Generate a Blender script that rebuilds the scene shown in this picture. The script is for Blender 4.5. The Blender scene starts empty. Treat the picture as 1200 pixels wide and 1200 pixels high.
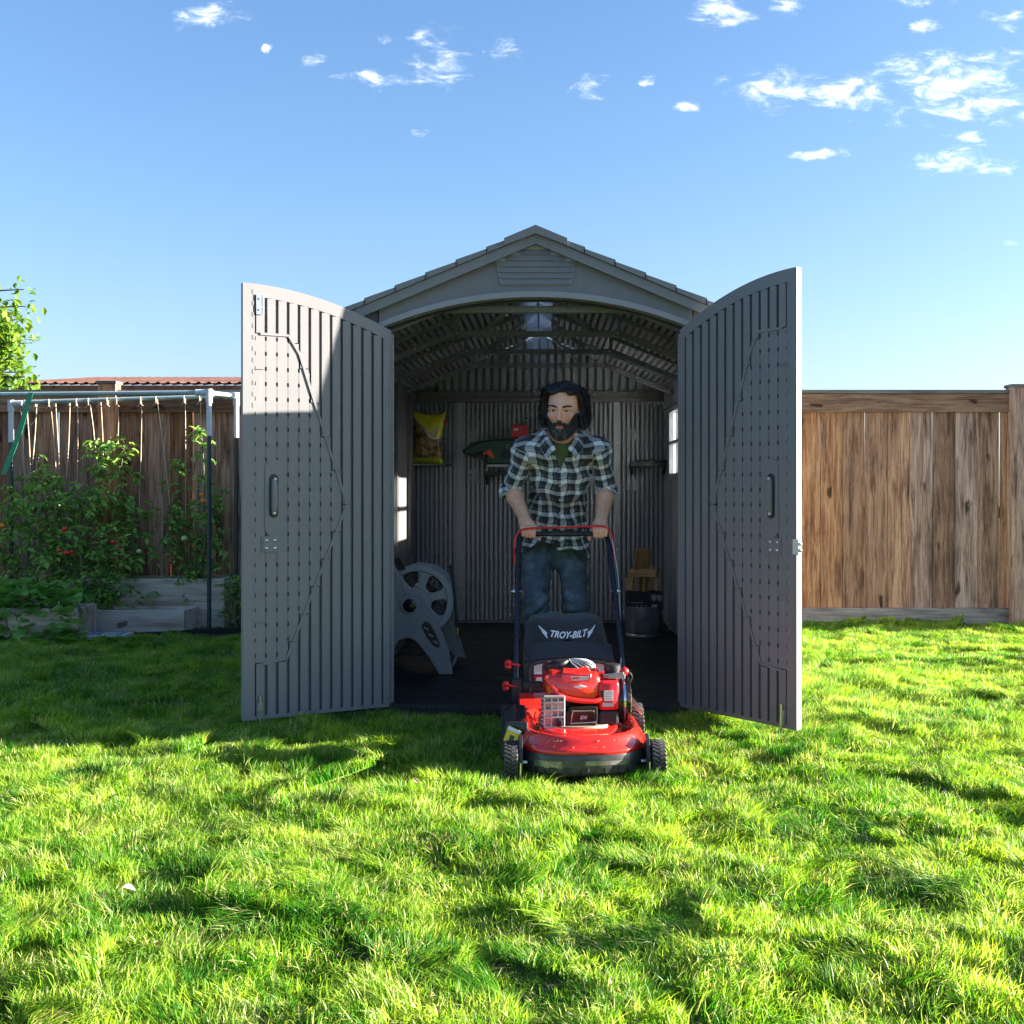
import bpy, bmesh, math, random
import numpy as np
from mathutils import Vector, Matrix, Euler
random.seed(7); rng = np.random.default_rng(7)
PI = math.pi
SC = bpy.context.scene
COL = SC.collection
F = 1312.0; CAMZ = 1.07
# ---------------- camera ----------------
cd = bpy.data.cameras.new('camera'); cam = bpy.data.objects.new('camera', cd); COL.objects.link(cam)
cam.location = (0, 0, CAMZ); cam.rotation_euler = (PI/2, 0, 0)
cd.sensor_width = 36; cd.lens = 36*F/1200; cd.shift_x = -40/1200; cd.shift_y = -24/1200
cd.clip_start = .05; cd.clip_end = 2000
SC.camera = cam
# ---------------- sun + sky ----------------
SUN = Vector((1, .085, .245)).normalized()
sl = bpy.data.lights.new('sun', 'SUN'); so = bpy.data.objects.new('sun', sl); COL.objects.link(so)
sl.energy = 3.7; sl.angle = math.radians(.5); sl.color = (1, .93, .82)
so.rotation_euler = SUN.to_track_quat('Z', 'Y').to_euler(); so.location = (8, 1, 6)
SC.view_settings.view_transform = 'Standard'; SC.view_settings.look = 'None'
SC.view_settings.exposure = 3.15; SC.view_settings.gamma = 1
W = bpy.data.worlds.new('World'); SC.world = W; W.use_nodes = True
def world_nodes():
    nt = W.node_tree; nt.nodes.clear(); N = nt.nodes; L = nt.links
    out = N.new('ShaderNodeOutputWorld'); bg = N.new('ShaderNodeBackground'); L.new(bg.outputs[0], out.inputs[0])
    bg.inputs['Strength'].default_value = .095
    sky = N.new('ShaderNodeTexSky'); sky.sky_type = 'NISHITA'; sky.sun_disc = False
    sky.sun_elevation = math.asin(SUN.z); sky.sun_rotation = math.atan2(SUN.x, SUN.y)
    sky.air_density = 1.0; sky.dust_density = 1.6; sky.ozone_density = 2.5; sky.altitude = 300
    tc = N.new('ShaderNodeTexCoord'); sp = N.new('ShaderNodeSeparateXYZ'); L.new(tc.outputs['Generated'], sp.inputs[0])
    def M(op, a, b=None, c=None):
        m = N.new('ShaderNodeMath'); m.operation = op
        for i, v in enumerate((a, b, c)):
            if v is None: continue
            if isinstance(v, (int, float)): m.inputs[i].default_value = v
            else: L.new(v, m.inputs[i])
        return m.outputs[0]
    yy = M('MAXIMUM', sp.outputs[1], .02)
    a = M('DIVIDE', sp.outputs[0], yy); b = M('DIVIDE', sp.outputs[2], yy)
    cv = N.new('ShaderNodeCombineXYZ'); L.new(a, cv.inputs[0]); L.new(b, cv.inputs[1])
    nw = N.new('ShaderNodeTexNoise'); nw.inputs['Scale'].default_value = 14; nw.inputs['Detail'].default_value = 6; nw.inputs['Roughness'].default_value = .65; L.new(cv.outputs[0], nw.inputs['Vector'])
    sw = N.new('ShaderNodeSeparateXYZ'); L.new(nw.outputs['Color'], sw.inputs[0])
    a2 = a; b2 = b
    a = M('ADD', a, M('MULTIPLY', M('SUBTRACT', sw.outputs[0], .5), .075)); b = M('ADD', b, M('MULTIPLY', M('SUBTRACT', sw.outputs[1], .5), .040))
    # clouds: ragged patches; each entry is a centre and a half size in angle units
    blobs = [(240,20,52,20),(513,72,50,40),(585,55,20,18),(430,95,46,12),(366,72,22,14),(310,55,16,7),(845,12,56,26),(905,104,66,30),(1000,108,70,30),
             (1130,102,150,60),(1130,192,92,24),(965,182,42,10),(1185,22,36,14),(1075,4,50,12),(930,4,40,18),(692,100,30,15),(800,122,28,12),(850,88,20,8),
             (1186,284,22,9),(485,152,18,7),(500,40,30,16),(1130,162,36,12),(1090,32,22,10),(450,50,14,8),(762,95,12,8)]
    cov = None
    for (px, py, rx, ry) in blobs:
        dx = M('MULTIPLY', M('SUBTRACT', a, (px-640)/F), F/(rx*1.25)); dy = M('MULTIPLY', M('SUBTRACT', b, (576-py)/F), F/(ry*1.25))
        q = M('SUBTRACT', 1.0, M('ADD', M('MULTIPLY', dx, dx), M('MULTIPLY', dy, dy)))
        q = M('MAXIMUM', q, 0.0)
        cov = q if cov is None else M('MAXIMUM', cov, q)
    # the same broken cloud goes on above and beside the part in view
    n0 = N.new('ShaderNodeTexNoise'); n0.inputs['Scale'].default_value = 3.5; n0.inputs['Detail'].default_value = 2; L.new(tc.outputs['Generated'], n0.inputs['Vector'])
    g = M('MULTIPLY', M('SUBTRACT', n0.outputs[0], .54), 5.0)
    up = M('MULTIPLY', M('SUBTRACT', sp.outputs[2], .50), 8.0)
    sd = M('MULTIPLY', M('SUBTRACT', M('ABSOLUTE', a2), .62), 8.0)
    side = M('MULTIPLY', M('MINIMUM', M('MAXIMUM', sd, 0.0), 1.0), M('MINIMUM', M('MAXIMUM', M('MULTIPLY', M('SUBTRACT', sp.outputs[2], .22), 8.0), 0.0), 1.0))
    far = M('MAXIMUM', M('MINIMUM', M('MAXIMUM', up, 0.0), 1.0), side)
    gg = M('MULTIPLY', M('MINIMUM', M('MAXIMUM', g, 0.0), 1.0), far)
    cov = M('MAXIMUM', cov, gg)
    mp = N.new('ShaderNodeMapping'); mp.inputs['Scale'].default_value = (.9, 2.1, 1.0); mp.inputs['Rotation'].default_value = (0, 0, .35); L.new(cv.outputs[0], mp.inputs[0])
    n1 = N.new('ShaderNodeTexNoise'); n1.inputs['Scale'].default_value = 34; n1.inputs['Detail'].default_value = 9; n1.inputs['Roughness'].default_value = .68; n1.inputs['Distortion'].default_value = .5
    L.new(mp.outputs[0], n1.inputs['Vector'])
    n2 = N.new('ShaderNodeTexNoise'); n2.inputs['Scale'].default_value = 9; n2.inputs['Detail'].default_value = 3; L.new(mp.outputs[0], n2.inputs['Vector'])
    n3_ = M('ADD', M('MULTIPLY', n1.outputs[0], .80), M('MULTIPLY', n2.outputs[0], .20))
    thr = M('SUBTRACT', .675, M('MULTIPLY', M('MINIMUM', cov, 1.0), .33))
    dens = M('MULTIPLY', M('SUBTRACT', n3_, thr), 3.6)
    dens = M('MINIMUM', M('MAXIMUM', dens, 0.0), 1.0)
    dens = M('MULTIPLY', dens, M('MINIMUM', M('MULTIPLY', cov, 3.0), 1.0))
    dens = M('MULTIPLY', M('POWER', dens, 2.8), .90)
    hs = N.new('ShaderNodeHueSaturation'); hs.inputs['Saturation'].default_value = SKY_SAT; hs.inputs['Value'].default_value = 1.0
    L.new(sky.outputs[0], hs.inputs['Color'])
    mul = N.new('ShaderNodeMix'); mul.data_type = 'RGBA'; mul.blend_type = 'MULTIPLY'; mul.inputs[0].default_value = 1
    L.new(hs.outputs[0], mul.inputs[6]); mul.inputs[7].default_value = (*SKY_TINT, 1)
    # paler, less saturated air low over the horizon, all round
    bw = N.new('ShaderNodeRGBToBW'); L.new(mul.outputs[2], bw.inputs[0])
    pale = N.new('ShaderNodeMix'); pale.data_type = 'RGBA'; pale.blend_type = 'MULTIPLY'; pale.inputs[0].default_value = 1; L.new(bw.outputs[0], pale.inputs[6]); pale.inputs[7].default_value = (.74, .85, .99, 1)
    hz = M('MULTIPLY', M('POWER', M('SUBTRACT', 1.0, M('MINIMUM', M('MAXIMUM', sp.outputs[2], 0.0), 1.0)), 7.0), .75)
    hm = N.new('ShaderNodeMix'); hm.data_type = 'RGBA'; L.new(hz, hm.inputs[0]); L.new(mul.outputs[2], hm.inputs[6]); L.new(pale.outputs[2], hm.inputs[7]); mul = hm
    mix = N.new('ShaderNodeMix'); mix.data_type = 'RGBA'; L.new(dens, mix.inputs[0]); L.new(mul.outputs[2], mix.inputs[6]); mix.inputs[7].default_value = CLOUD
    L.new(mix.outputs[2], bg.inputs['Color'])
SKY_SAT = 1.06; SKY_TINT = (.34, .368, .405); CLOUD = (3.2, 3.2, 3.25, 1)
world_nodes()

# ---------------- helpers ----------------
def P(px, py, Y):
    "a point of the place at depth Y seen along a sight line measured on the photograph"
    return Vector(((px-640)/F*Y, Y, CAMZ-(py-576)/F*Y))
class MB:
    def __init__(s): s.v = []; s.f = []; s.m = []
    def add(s, vs, fs, mi=0):
        o = len(s.v); s.v.extend([tuple(v) for v in vs]); s.f.extend([tuple(i+o for i in f) for f in fs]); s.m.extend([mi]*len(fs)); return s
    def box(s, c, d, rot=None, mi=0):
        x, y, z = d[0]/2, d[1]/2, d[2]/2
        vs = [Vector(p) for p in ((-x,-y,-z),(x,-y,-z),(x,y,-z),(-x,y,-z),(-x,-y,z),(x,-y,z),(x,y,z),(-x,y,z))]
        if rot is not None:
            R = Euler(rot).to_matrix() if not isinstance(rot, Matrix) else rot
            vs = [R @ v for v in vs]
        c = Vector(c)
        return s.add([v+c for v in vs], [(0,3,2,1),(4,5,6,7),(0,1,5,4),(1,2,6,5),(2,3,7,6),(3,0,4,7)], mi)
    def bb(s, x0, x1, y0, y1, z0, z1, mi=0): return s.box(((x0+x1)/2,(y0+y1)/2,(z0+z1)/2), (abs(x1-x0),abs(y1-y0),abs(z1-z0)), mi=mi)
    def prism(s, pts, y0, y1, mi=0, axis='y'):
        "pts in xz (axis y), extruded y0..y1; axis x: pts in yz; axis z: pts in xy"
        n = len(pts)
        def mk(p, t):
            return (p[0], t, p[1]) if axis == 'y' else ((t, p[0], p[1]) if axis == 'x' else (p[0], p[1], t))
        vs = [mk(p, y0) for p in pts]+[mk(p, y1) for p in pts]
        fs = [tuple(range(n)), tuple(range(2*n-1, n-1, -1))]+[(i, i+n, (i+1) % n+n, (i+1) % n) for i in range(n)]
        return s.add(vs, fs, mi)
    def tube(s, pts, r, n=8, mi=0, cap=True, flat=None):
        pts = [Vector(p) for p in pts]; k = len(pts)
        rs = r if isinstance(r, (list, tuple)) else [r]*k
        ref = None; o = len(s.v); vs = []
        for i, p in enumerate(pts):
            t = (pts[min(i+1, k-1)]-pts[max(i-1, 0)]).normalized()
            if ref is None: ref = Vector((0,0,1)) if abs(t.z) < .9 else Vector((0,1,0))
            a = (ref - t*ref.dot(t)).normalized(); b = t.cross(a); ref = a
            for j in range(n):
                th = 2*PI*j/n; vs.append(p+a*math.cos(th)*rs[i]+b*math.sin(th)*rs[i]*(flat or 1))
        fs = [(i*n+j, i*n+(j+1) % n, (i+1)*n+(j+1) % n, (i+1)*n+j) for i in range(k-1) for j in range(n)]
        if cap: fs += [tuple(range(n-1, -1, -1)), tuple((k-1)*n+j for j in range(n))]
        return s.add(vs, fs, mi)
    def lathe(s, prof, c=(0,0,0), axis='z', n=24, mi=0, cap=True):
        "prof: (radius, height)"
        vs = []
        for r, h in prof:
            for j in range(n):
                th = 2*PI*j/n; a, b = r*math.cos(th), r*math.sin(th)
                v = (a, b, h) if axis == 'z' else ((h, a, b) if axis == 'x' else (b, h, a))
                vs.append((v[0]+c[0], v[1]+c[1], v[2]+c[2]))
        k = len(prof)
        fs = [(i*n+j, i*n+(j+1) % n, (i+1)*n+(j+1) % n, (i+1)*n+j) for i in range(k-1) for j in range(n)]
        if cap: fs += [tuple(range(n-1, -1, -1)), tuple((k-1)*n+j for j in range(n))]
        return s.add(vs, fs, mi)
    def ball(s, c, r, n=12, m=8, mi=0):
        r = r if isinstance(r, (tuple, list)) else (r,)*3
        vs = [(c[0], c[1], c[2]-r[2])]
        for i in range(1, m):
            ph = -PI/2+PI*i/m
            for j in range(n):
                th = 2*PI*j/n; vs.append((c[0]+r[0]*math.cos(ph)*math.cos(th), c[1]+r[1]*math.cos(ph)*math.sin(th), c[2]+r[2]*math.sin(ph)))
        vs.append((c[0], c[1], c[2]+r[2])); fs = [(0, 1+(j+1) % n, 1+j) for j in range(n)]
        for i in range(m-2):
            for j in range(n): a = 1+i*n; fs.append((a+j, a+(j+1) % n, a+n+(j+1) % n, a+n+j))
        a = 1+(m-2)*n; fs += [(a+j, a+(j+1) % n, len(vs)-1) for j in range(n)]
        return s.add(vs, fs, mi)
    def loft(s, rings, mi=0, cap=True, closed=True):
        n = len(rings[0]); k = len(rings); vs = [p for r in rings for p in r]
        fs = [(i*n+j, i*n+(j+1) % n, (i+1)*n+(j+1) % n, (i+1)*n+j) for i in range(k-1) for j in range(n if closed else n-1)]
        if cap: fs += [tuple(range(n-1, -1, -1)), tuple((k-1)*n+j for j in range(n))]
        return s.add(vs, fs, mi)
    def mesh(s, name, mats, smooth=False, fix=True):
        me = bpy.data.meshes.new(name); me.from_pydata(s.v, [], s.f)
        for m in (mats if isinstance(mats, (list, tuple)) else [mats]): me.materials.append(m)
        me.polygons.foreach_set('material_index', s.m)
        if fix:
            bm = bmesh.new(); bm.from_mesh(me); bmesh.ops.recalc_face_normals(bm, faces=bm.faces); bm.to_mesh(me); bm.free()
        if smooth: smooth_by_angle(me, smooth if smooth is not True else 40)
        me.update(); return me
    def build(s, name, mats, parent=None, smooth=False, bevel=0, loc=None, rot=None, fix=True, seg=2):
        o = bpy.data.objects.new(name, s.mesh(name, mats, smooth, fix)); COL.objects.link(o)
        if parent: o.parent = parent
        if loc is not None: o.location = loc
        if rot is not None: o.rotation_euler = rot
        if bevel:
            b = o.modifiers.new('bevel', 'BEVEL'); b.width = bevel; b.segments = seg; b.limit_method = 'ANGLE'; b.angle_limit = math.radians(35); b.harden_normals = False
        return o
def smooth_by_angle(me, deg):
    bm = bmesh.new(); bm.from_mesh(me); a = math.radians(deg)
    for f in bm.faces: f.smooth = True
    for e in bm.edges:
        e.smooth = not (len(e.link_faces) == 2 and e.calc_face_angle(0) > a)
    bm.to_mesh(me); bm.free()
def empty(name, loc=(0,0,0), rz=0):
    o = bpy.data.objects.new(name, None); COL.objects.link(o); o.location = loc; o.rotation_euler = (0,0,rz); o.empty_display_size = .1; return o
def tag(o, label=None, cat=None, group=None, kind=None):
    if label: o['label'] = label
    if cat: o['category'] = cat
    if group: o['group'] = group
    if kind: o['kind'] = kind
    return o
def inst(me, name, parent=None, loc=(0,0,0), rot=(0,0,0), sc=(1,1,1)):
    o = bpy.data.objects.new(name, me); COL.objects.link(o); o.parent = parent; o.location = loc; o.rotation_euler = rot; o.scale = sc; return o
def arc(c, r, a0, a1, n, plane='xz'):
    out = []
    for i in range(n+1):
        t = a0+(a1-a0)*i/n; u, v = r*math.cos(t), r*math.sin(t)
        out.append((c[0]+u, c[1], c[2]+v) if plane == 'xz' else ((c[0], c[1]+u, c[2]+v) if plane == 'yz' else (c[0]+u, c[1]+v, c[2])))
    return out
def smoothline(pts, n=6):
    pts = [Vector(p) for p in pts]; out = []
    for i in range(len(pts)-1):
        p0, p1, p2, p3 = pts[max(i-1,0)], pts[i], pts[i+1], pts[min(i+2,len(pts)-1)]
        for j in range(n):
            t = j/n; out.append(.5*((2*p1)+(-p0+p2)*t+(2*p0-5*p1+4*p2-p3)*t*t+(-p0+3*p1-3*p2+p3)*t**3))
    out.append(pts[-1]); return out

# ---------------- materials ----------------
class NT:
    def __init__(s, name):
        s.mat = bpy.data.materials.new(name); s.mat.use_nodes = True; s.t = s.mat.node_tree; s.t.nodes.clear()
        s.out = s.n('ShaderNodeOutputMaterial'); s.b = s.n('ShaderNodeBsdfPrincipled'); s.l(s.b.outputs[0], s.out.inputs[0])
    def n(s, t, **k):
        x = s.t.nodes.new(t)
        for a, v in k.items(): setattr(x, a, v)
        return x
    def l(s, a, b): s.t.links.new(a, b)
    def val(s, sock, v):
        if isinstance(v, (int, float)): sock.default_value = v
        elif isinstance(v, (tuple, list)): sock.default_value = (*v, 1) if len(v) == 3 and len(sock.default_value) == 4 else v
        else: s.l(v, sock)
    def m(s, op, a, b=0.0, c=None, clamp=False):
        x = s.n('ShaderNodeMath', operation=op); x.use_clamp = clamp; s.val(x.inputs[0], a); s.val(x.inputs[1], b)
        if c is not None: s.val(x.inputs[2], c)
        return x.outputs[0]
    def coord(s, kind='Object', scale=(1,1,1), rnd=0, rot=(0,0,0)):
        tc = s.n('ShaderNodeTexCoord'); o = tc.outputs[kind]
        if rnd:
            oi = s.n('ShaderNodeObjectInfo'); va = s.n('ShaderNodeVectorMath', operation='SCALE'); va.inputs[0].default_value = (13.7, 7.1, 31.3); s.l(oi.outputs['Random'], va.inputs['Scale'])
            ad = s.n('ShaderNodeVectorMath', operation='ADD'); s.l(o, ad.inputs[0]); s.l(va.outputs[0], ad.inputs[1]); o = ad.outputs[0]
        mp = s.n('ShaderNodeMapping'); mp.inputs['Scale'].default_value = scale; mp.inputs['Rotation'].default_value = rot; s.l(o, mp.inputs[0]); return mp.outputs[0]
    def noise(s, co, scale, detail=4, rough=.5, dist=0):
        x = s.n('ShaderNodeTexNoise'); x.inputs['Scale'].default_value = scale; x.inputs['Detail'].default_value = detail; x.inputs['Roughness'].default_value = rough; x.inputs['Distortion'].default_value = dist
        s.l(co, x.inputs['Vector']); return x.outputs[0]
    def vor(s, co, scale, feature='F1'):
        x = s.n('ShaderNodeTexVoronoi', feature=feature); x.inputs['Scale'].default_value = scale; s.l(co, x.inputs['Vector']); return x
    def ramp(s, f, stops):
        x = s.n('ShaderNodeValToRGB'); s.l(f, x.inputs[0]); e = x.color_ramp.elements
        while len(e) < len(stops): e.new(.5)
        for i, (p, c) in enumerate(stops): e[i].position = p; e[i].color = (*c, 1) if len(c) == 3 else c
        return x.outputs[0]
    def mix(s, f, a, b, mode='MIX'):
        x = s.n('ShaderNodeMix', data_type='RGBA', blend_type=mode); s.val(x.inputs[0], f); s.val(x.inputs[6], a); s.val(x.inputs[7], b); return x.outputs[2]
    def bump(s, h, strength=.3, dist=.01):
        x = s.n('ShaderNodeBump'); x.inputs['Strength'].default_value = strength; x.inputs['Distance'].default_value = dist; s.l(h, x.inputs['Height']); s.l(x.outputs[0], s.b.inputs['Normal'])
    def set(s, **k):
        for a, v in k.items(): s.val(s.b.inputs[a.replace('_', ' ')], v)
        return s.mat
def plain(name, c, rough=.5, metal=0, var=.12, vs=30, bump=.1, bs=300, coat=0, bd=.001, spec=.5):
    t = NT(name); co = t.coord(); f = t.noise(co, vs, 5, .6)
    lo = tuple(x*(1-var) for x in c); hi = tuple(min(1, x*(1+var)) for x in c)
    t.set(Base_Color=t.ramp(f, [(.3, lo), (.7, hi)]), Metallic=metal, Coat_Weight=coat)
    t.b.inputs['Specular IOR Level'].default_value = spec
    t.set(Roughness=t.m('ADD', t.m('MULTIPLY', t.noise(co, vs*2.3, 4), .25), rough-.125, clamp=True))
    if bump: t.bump(t.noise(co, bs, 3), bump, bd)
    return t.mat
M = {}
def shed_plastic(name, c, spec=.4, rough=.55):
    t = NT(name); co = t.coord()
    f = t.noise(co, 5, 6, .65); g = t.noise(t.coord(scale=(1,1,.2)), 22, 4)
    col = t.mix(t.m('MULTIPLY', f, .5), tuple(x*.86 for x in c), tuple(x*1.16 for x in c))
    sc_ = t.noise(t.coord(scale=(6, 6, .5)), 9, 6, .75); col = t.mix(t.m('MULTIPLY', t.m('SUBTRACT', sc_, .58, clamp=True), 2.6, clamp=True), col, tuple(min(1, x*1.45+.02) for x in c))
    dirt = t.m('MULTIPLY', t.m('GREATER_THAN', t.noise(co, 60, 5, .7), .66), .22)
    col = t.mix(dirt, col, tuple(min(1, x*1.6+.02) for x in c))
    t.set(Base_Color=col, Roughness=t.m('ADD', t.m('MULTIPLY', g, .25), rough-.12))
    t.b.inputs['Specular IOR Level'].default_value = spec
    h = t.m('ADD', t.noise(co, 420, 3, .7), t.m('MULTIPLY', t.noise(t.coord(scale=(1,1,.15)), 90, 3), .6)); t.bump(h, .22, .0012)
    return t.mat
M['shed'] = shed_plastic('grey_moulded_plastic', (.195, .190, .194))
M['shed_trim'] = shed_plastic('light_grey_moulded_plastic', (.29, .288, .295))
M['shed_in'] = shed_plastic('inner_wall_plastic', (.40, .42, .455))  # same grey plastic, lightened to stand in for missing light indoors
M['shed_dark'] = shed_plastic('shaded_recess_plastic', (.030, .032, .036))  # darkened copy of the shed plastic; paints shade in the handle recess
M['roofp'] = shed_plastic('roof_plastic', (.21, .208, .215))
M['black'] = plain('black_plastic', (.018, .019, .021), .42)
M['rubber'] = plain('rubber', (.028, .028, .029), .75, bump=.3, bs=120)
M['darkmetal'] = plain('painted_dark_steel', (.03, .033, .04), .35, .3)
M['trussm'] = plain('grey_steel_tube', (.24, .25, .265), .5, .2)
M['steel'] = plain('zinc_plated_steel', (.62, .62, .62), .32, 1, bump=.05)
M['galv'] = plain('galvanised_steel', (.30, .32, .35), .42, .75, var=.3, vs=18)
M['chrome'] = plain('chrome', (.75, .75, .75), .12, 1, bump=0)
M['alloy'] = plain('cast_aluminium', (.36, .37, .37), .5, .35, bump=.4, bs=160)
M['red'] = plain('red_enamel', (.66, .020, .012), .22, 0, var=.08, bump=.03, coat=.8)
M['redp'] = plain('red_plastic', (.60, .014, .02), .33, 0, var=.08, bump=.05)
M['fabric'] = None
M['skyl'] = None
def fabric(name, c, s=900):
    t = NT(name); co = t.coord(); w = t.noise(co, s, 2)
    t.set(Base_Color=t.ramp(t.noise(co, 14, 4), [(.3, tuple(x*.8 for x in c)), (.7, tuple(x*1.25 for x in c))]), Roughness=.8)
    t.b.inputs['Sheen Weight'].default_value = .15
    t.bump(t.m('ADD', w, t.m('MULTIPLY', t.noise(co, 26, 3), 6)), .35, .002); return t.mat
M['fabric'] = fabric('black_bag_fabric', (.022, .022, .024))
def skylight():
    t = NT('milky_skylight_plastic'); t.set(Base_Color=(.85, .88, .9), Roughness=.3)
    tr = t.n('ShaderNodeBsdfTransparent'); tl = t.n('ShaderNodeBsdfTranslucent'); tl.inputs[0].default_value = (.9,.93,.95,1)
    m1 = t.n('ShaderNodeMixShader'); m1.inputs[0].default_value = .85; t.l(tl.outputs[0], m1.inputs[1]); t.l(tr.outputs[0], m1.inputs[2])
    m2 = t.n('ShaderNodeMixShader'); m2.inputs[0].default_value = .15; t.l(m1.outputs[0], m2.inputs[1]); t.l(t.b.outputs[0], m2.inputs[2]); t.l(m2.outputs[0], t.out.inputs[0]); return t.mat
M['skyl'] = skylight()
def clear_pane():
    t = NT('clear_window_pane'); t.set(Base_Color=(.9,.92,.94), Roughness=.06)
    tr = t.n('ShaderNodeBsdfTransparent'); m = t.n('ShaderNodeMixShader'); fr = t.n('ShaderNodeFresnel'); fr.inputs[0].default_value = 1.35
    t.l(fr.outputs[0], m.inputs[0]); t.l(tr.outputs[0], m.inputs[1]); t.l(t.b.outputs[0], m.inputs[2]); t.l(m.outputs[0], t.out.inputs[0]); return t.mat
M['pane'] = clear_pane()
def wood(name, base, dark, light, axis='z', knots=True, grey=0.0, rough=.8, sc=1):
    t = NT(name); st = {'z': (9, 9, .55), 'x': (.55, 9, 9), 'y': (9, .55, 9)}[axis]
    co = t.coord(scale=tuple(v*sc for v in st), rnd=1)
    warp = t.noise(t.coord(scale=(1.3,1.3,1.3), rnd=1), 3, 3)
    g1 = t.noise(co, 5, 6, .6, .9); g2 = t.noise(co, 40, 5, .65)
    f = t.m('ADD', t.m('MULTIPLY', g1, .75), t.m('MULTIPLY', g2, .35))
    col = t.ramp(f, [(.36, dark), (.50, base), (.66, light), (.8, base)])
    oi = t.n('ShaderNodeObjectInfo')
    hv = t.n('ShaderNodeHueSaturation'); t.l(col, hv.inputs['Color'])
    t.l(t.m('ADD', t.m('MULTIPLY', oi.outputs['Random'], .65), .70), hv.inputs['Value'])
    r2 = t.m('FRACT', t.m('MULTIPLY', oi.outputs['Random'], 17.3)); t.l(t.m('ADD', t.m('MULTIPLY', r2, .45), .80), hv.inputs['Saturation'])
    col = hv.outputs[0]
    # weather stains: grey-black smears along the grain
    s2 = t.noise(t.coord(scale={'z': (5, 5, .8), 'x': (.8, 5, 5), 'y': (5, .8, 5)}[axis], rnd=1), 2.2, 5, .6)
    col = t.mix(t.m('MULTIPLY', t.m('SUBTRACT', s2, .51, clamp=True), 4.5, clamp=True), col, dark)
    if grey: col = t.mix(grey, col, (.20, .20, .20))
    h = f
    if knots:
        kc = t.coord(scale={'z': (5.5, 5.5, 2.2), 'x': (2.6, 7, 7), 'y': (7, 2.6, 7)}[axis], rnd=1)
        wn = t.n('ShaderNodeTexNoise'); wn.inputs['Scale'].default_value = 2.5; wn.inputs['Detail'].default_value = 4; t.l(kc, wn.inputs['Vector'])
        wv_ = t.n('ShaderNodeVectorMath', operation='SCALE'); t.l(wn.outputs['Color'], wv_.inputs[0]); wv_.inputs['Scale'].default_value = .55
        wa_ = t.n('ShaderNodeVectorMath', operation='ADD'); t.l(kc, wa_.inputs[0]); t.l(wv_.outputs[0], wa_.inputs[1]); kc = wa_.outputs[0]
        v = t.vor(kc, 1.0); k = t.m('SUBTRACT', 1.0, t.m('MULTIPLY', v.outputs['Distance'], 6.2), clamp=True)
        k = t.m('MULTIPLY', t.m('ADD', k, t.m('MULTIPLY', t.m('SUBTRACT', g2, .5), .35)), 2.2, clamp=True)
        col = t.mix(t.m('MULTIPLY', k, .85), col, tuple(x*.22 for x in dark))
    t.set(Base_Color=col, Roughness=rough); t.b.inputs['Specular IOR Level'].default_value = .25
    t.bump(h, .55, .004); return t.mat
M['fence'] = wood('weathered_redwood', (.275, .145, .092), (.053, .026, .019), (.50, .31, .205), 'z')
M['fence_rail'] = wood('weathered_rail_wood', (.20, .11, .07), (.06, .035, .025), (.32, .20, .13), 'x')
M['kick'] = wood('grey_kick_board', (.19, .165, .145), (.07, .06, .055), (.28, .25, .22), 'x')
M['bedwood'] = wood('grey_bed_board', (.54, .43, .34), (.28, .21, .16), (.68, .56, .46), 'x')
M['log'] = wood('split_firewood', (.42, .28, .16), (.16, .09, .05), (.60, .42, .26), 'z', knots=False, sc=2)
M['beam'] = wood('brown_rafter', (.20, .075, .04), (.09, .035, .02), (.28, .12, .07), 'y')
def rust():
    t = NT('rusty_corrugated_sheet'); co = t.coord(); f = t.noise(co, 2.5, 7, .7)
    t.set(Base_Color=t.ramp(f, [(.3, (.035, .013, .010)), (.5, (.085, .034, .022)), (.7, (.14, .065, .045)), (.85, (.13, .11, .10))]), Roughness=.75, Metallic=.2); t.bump(t.noise(co, 60, 4), .3, .003); return t.mat
M['rust'] = rust()
def soil():
    t = NT('dark_soil'); co = t.coord(); f = t.noise(co, 30, 8, .7)
    t.set(Base_Color=t.ramp(f, [(.3, (.02, .014, .01)), (.7, (.085, .058, .04))]), Roughness=.95); t.bump(f, 1, .03); return t.mat
M['soil'] = soil()
def ground():
    t = NT('thatch_under_grass'); co = t.coord(); f = t.noise(co, 45, 8, .7); g = t.noise(co, .8, 4)
    c = t.mix(g, (.035, .055, .012), (.075, .085, .025))
    t.set(Base_Color=t.mix(t.m('MULTIPLY', f, .9), c, (.02, .02, .008)), Roughness=.95); t.bump(f, 1, .03); return t.mat
M['ground'] = ground()
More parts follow.
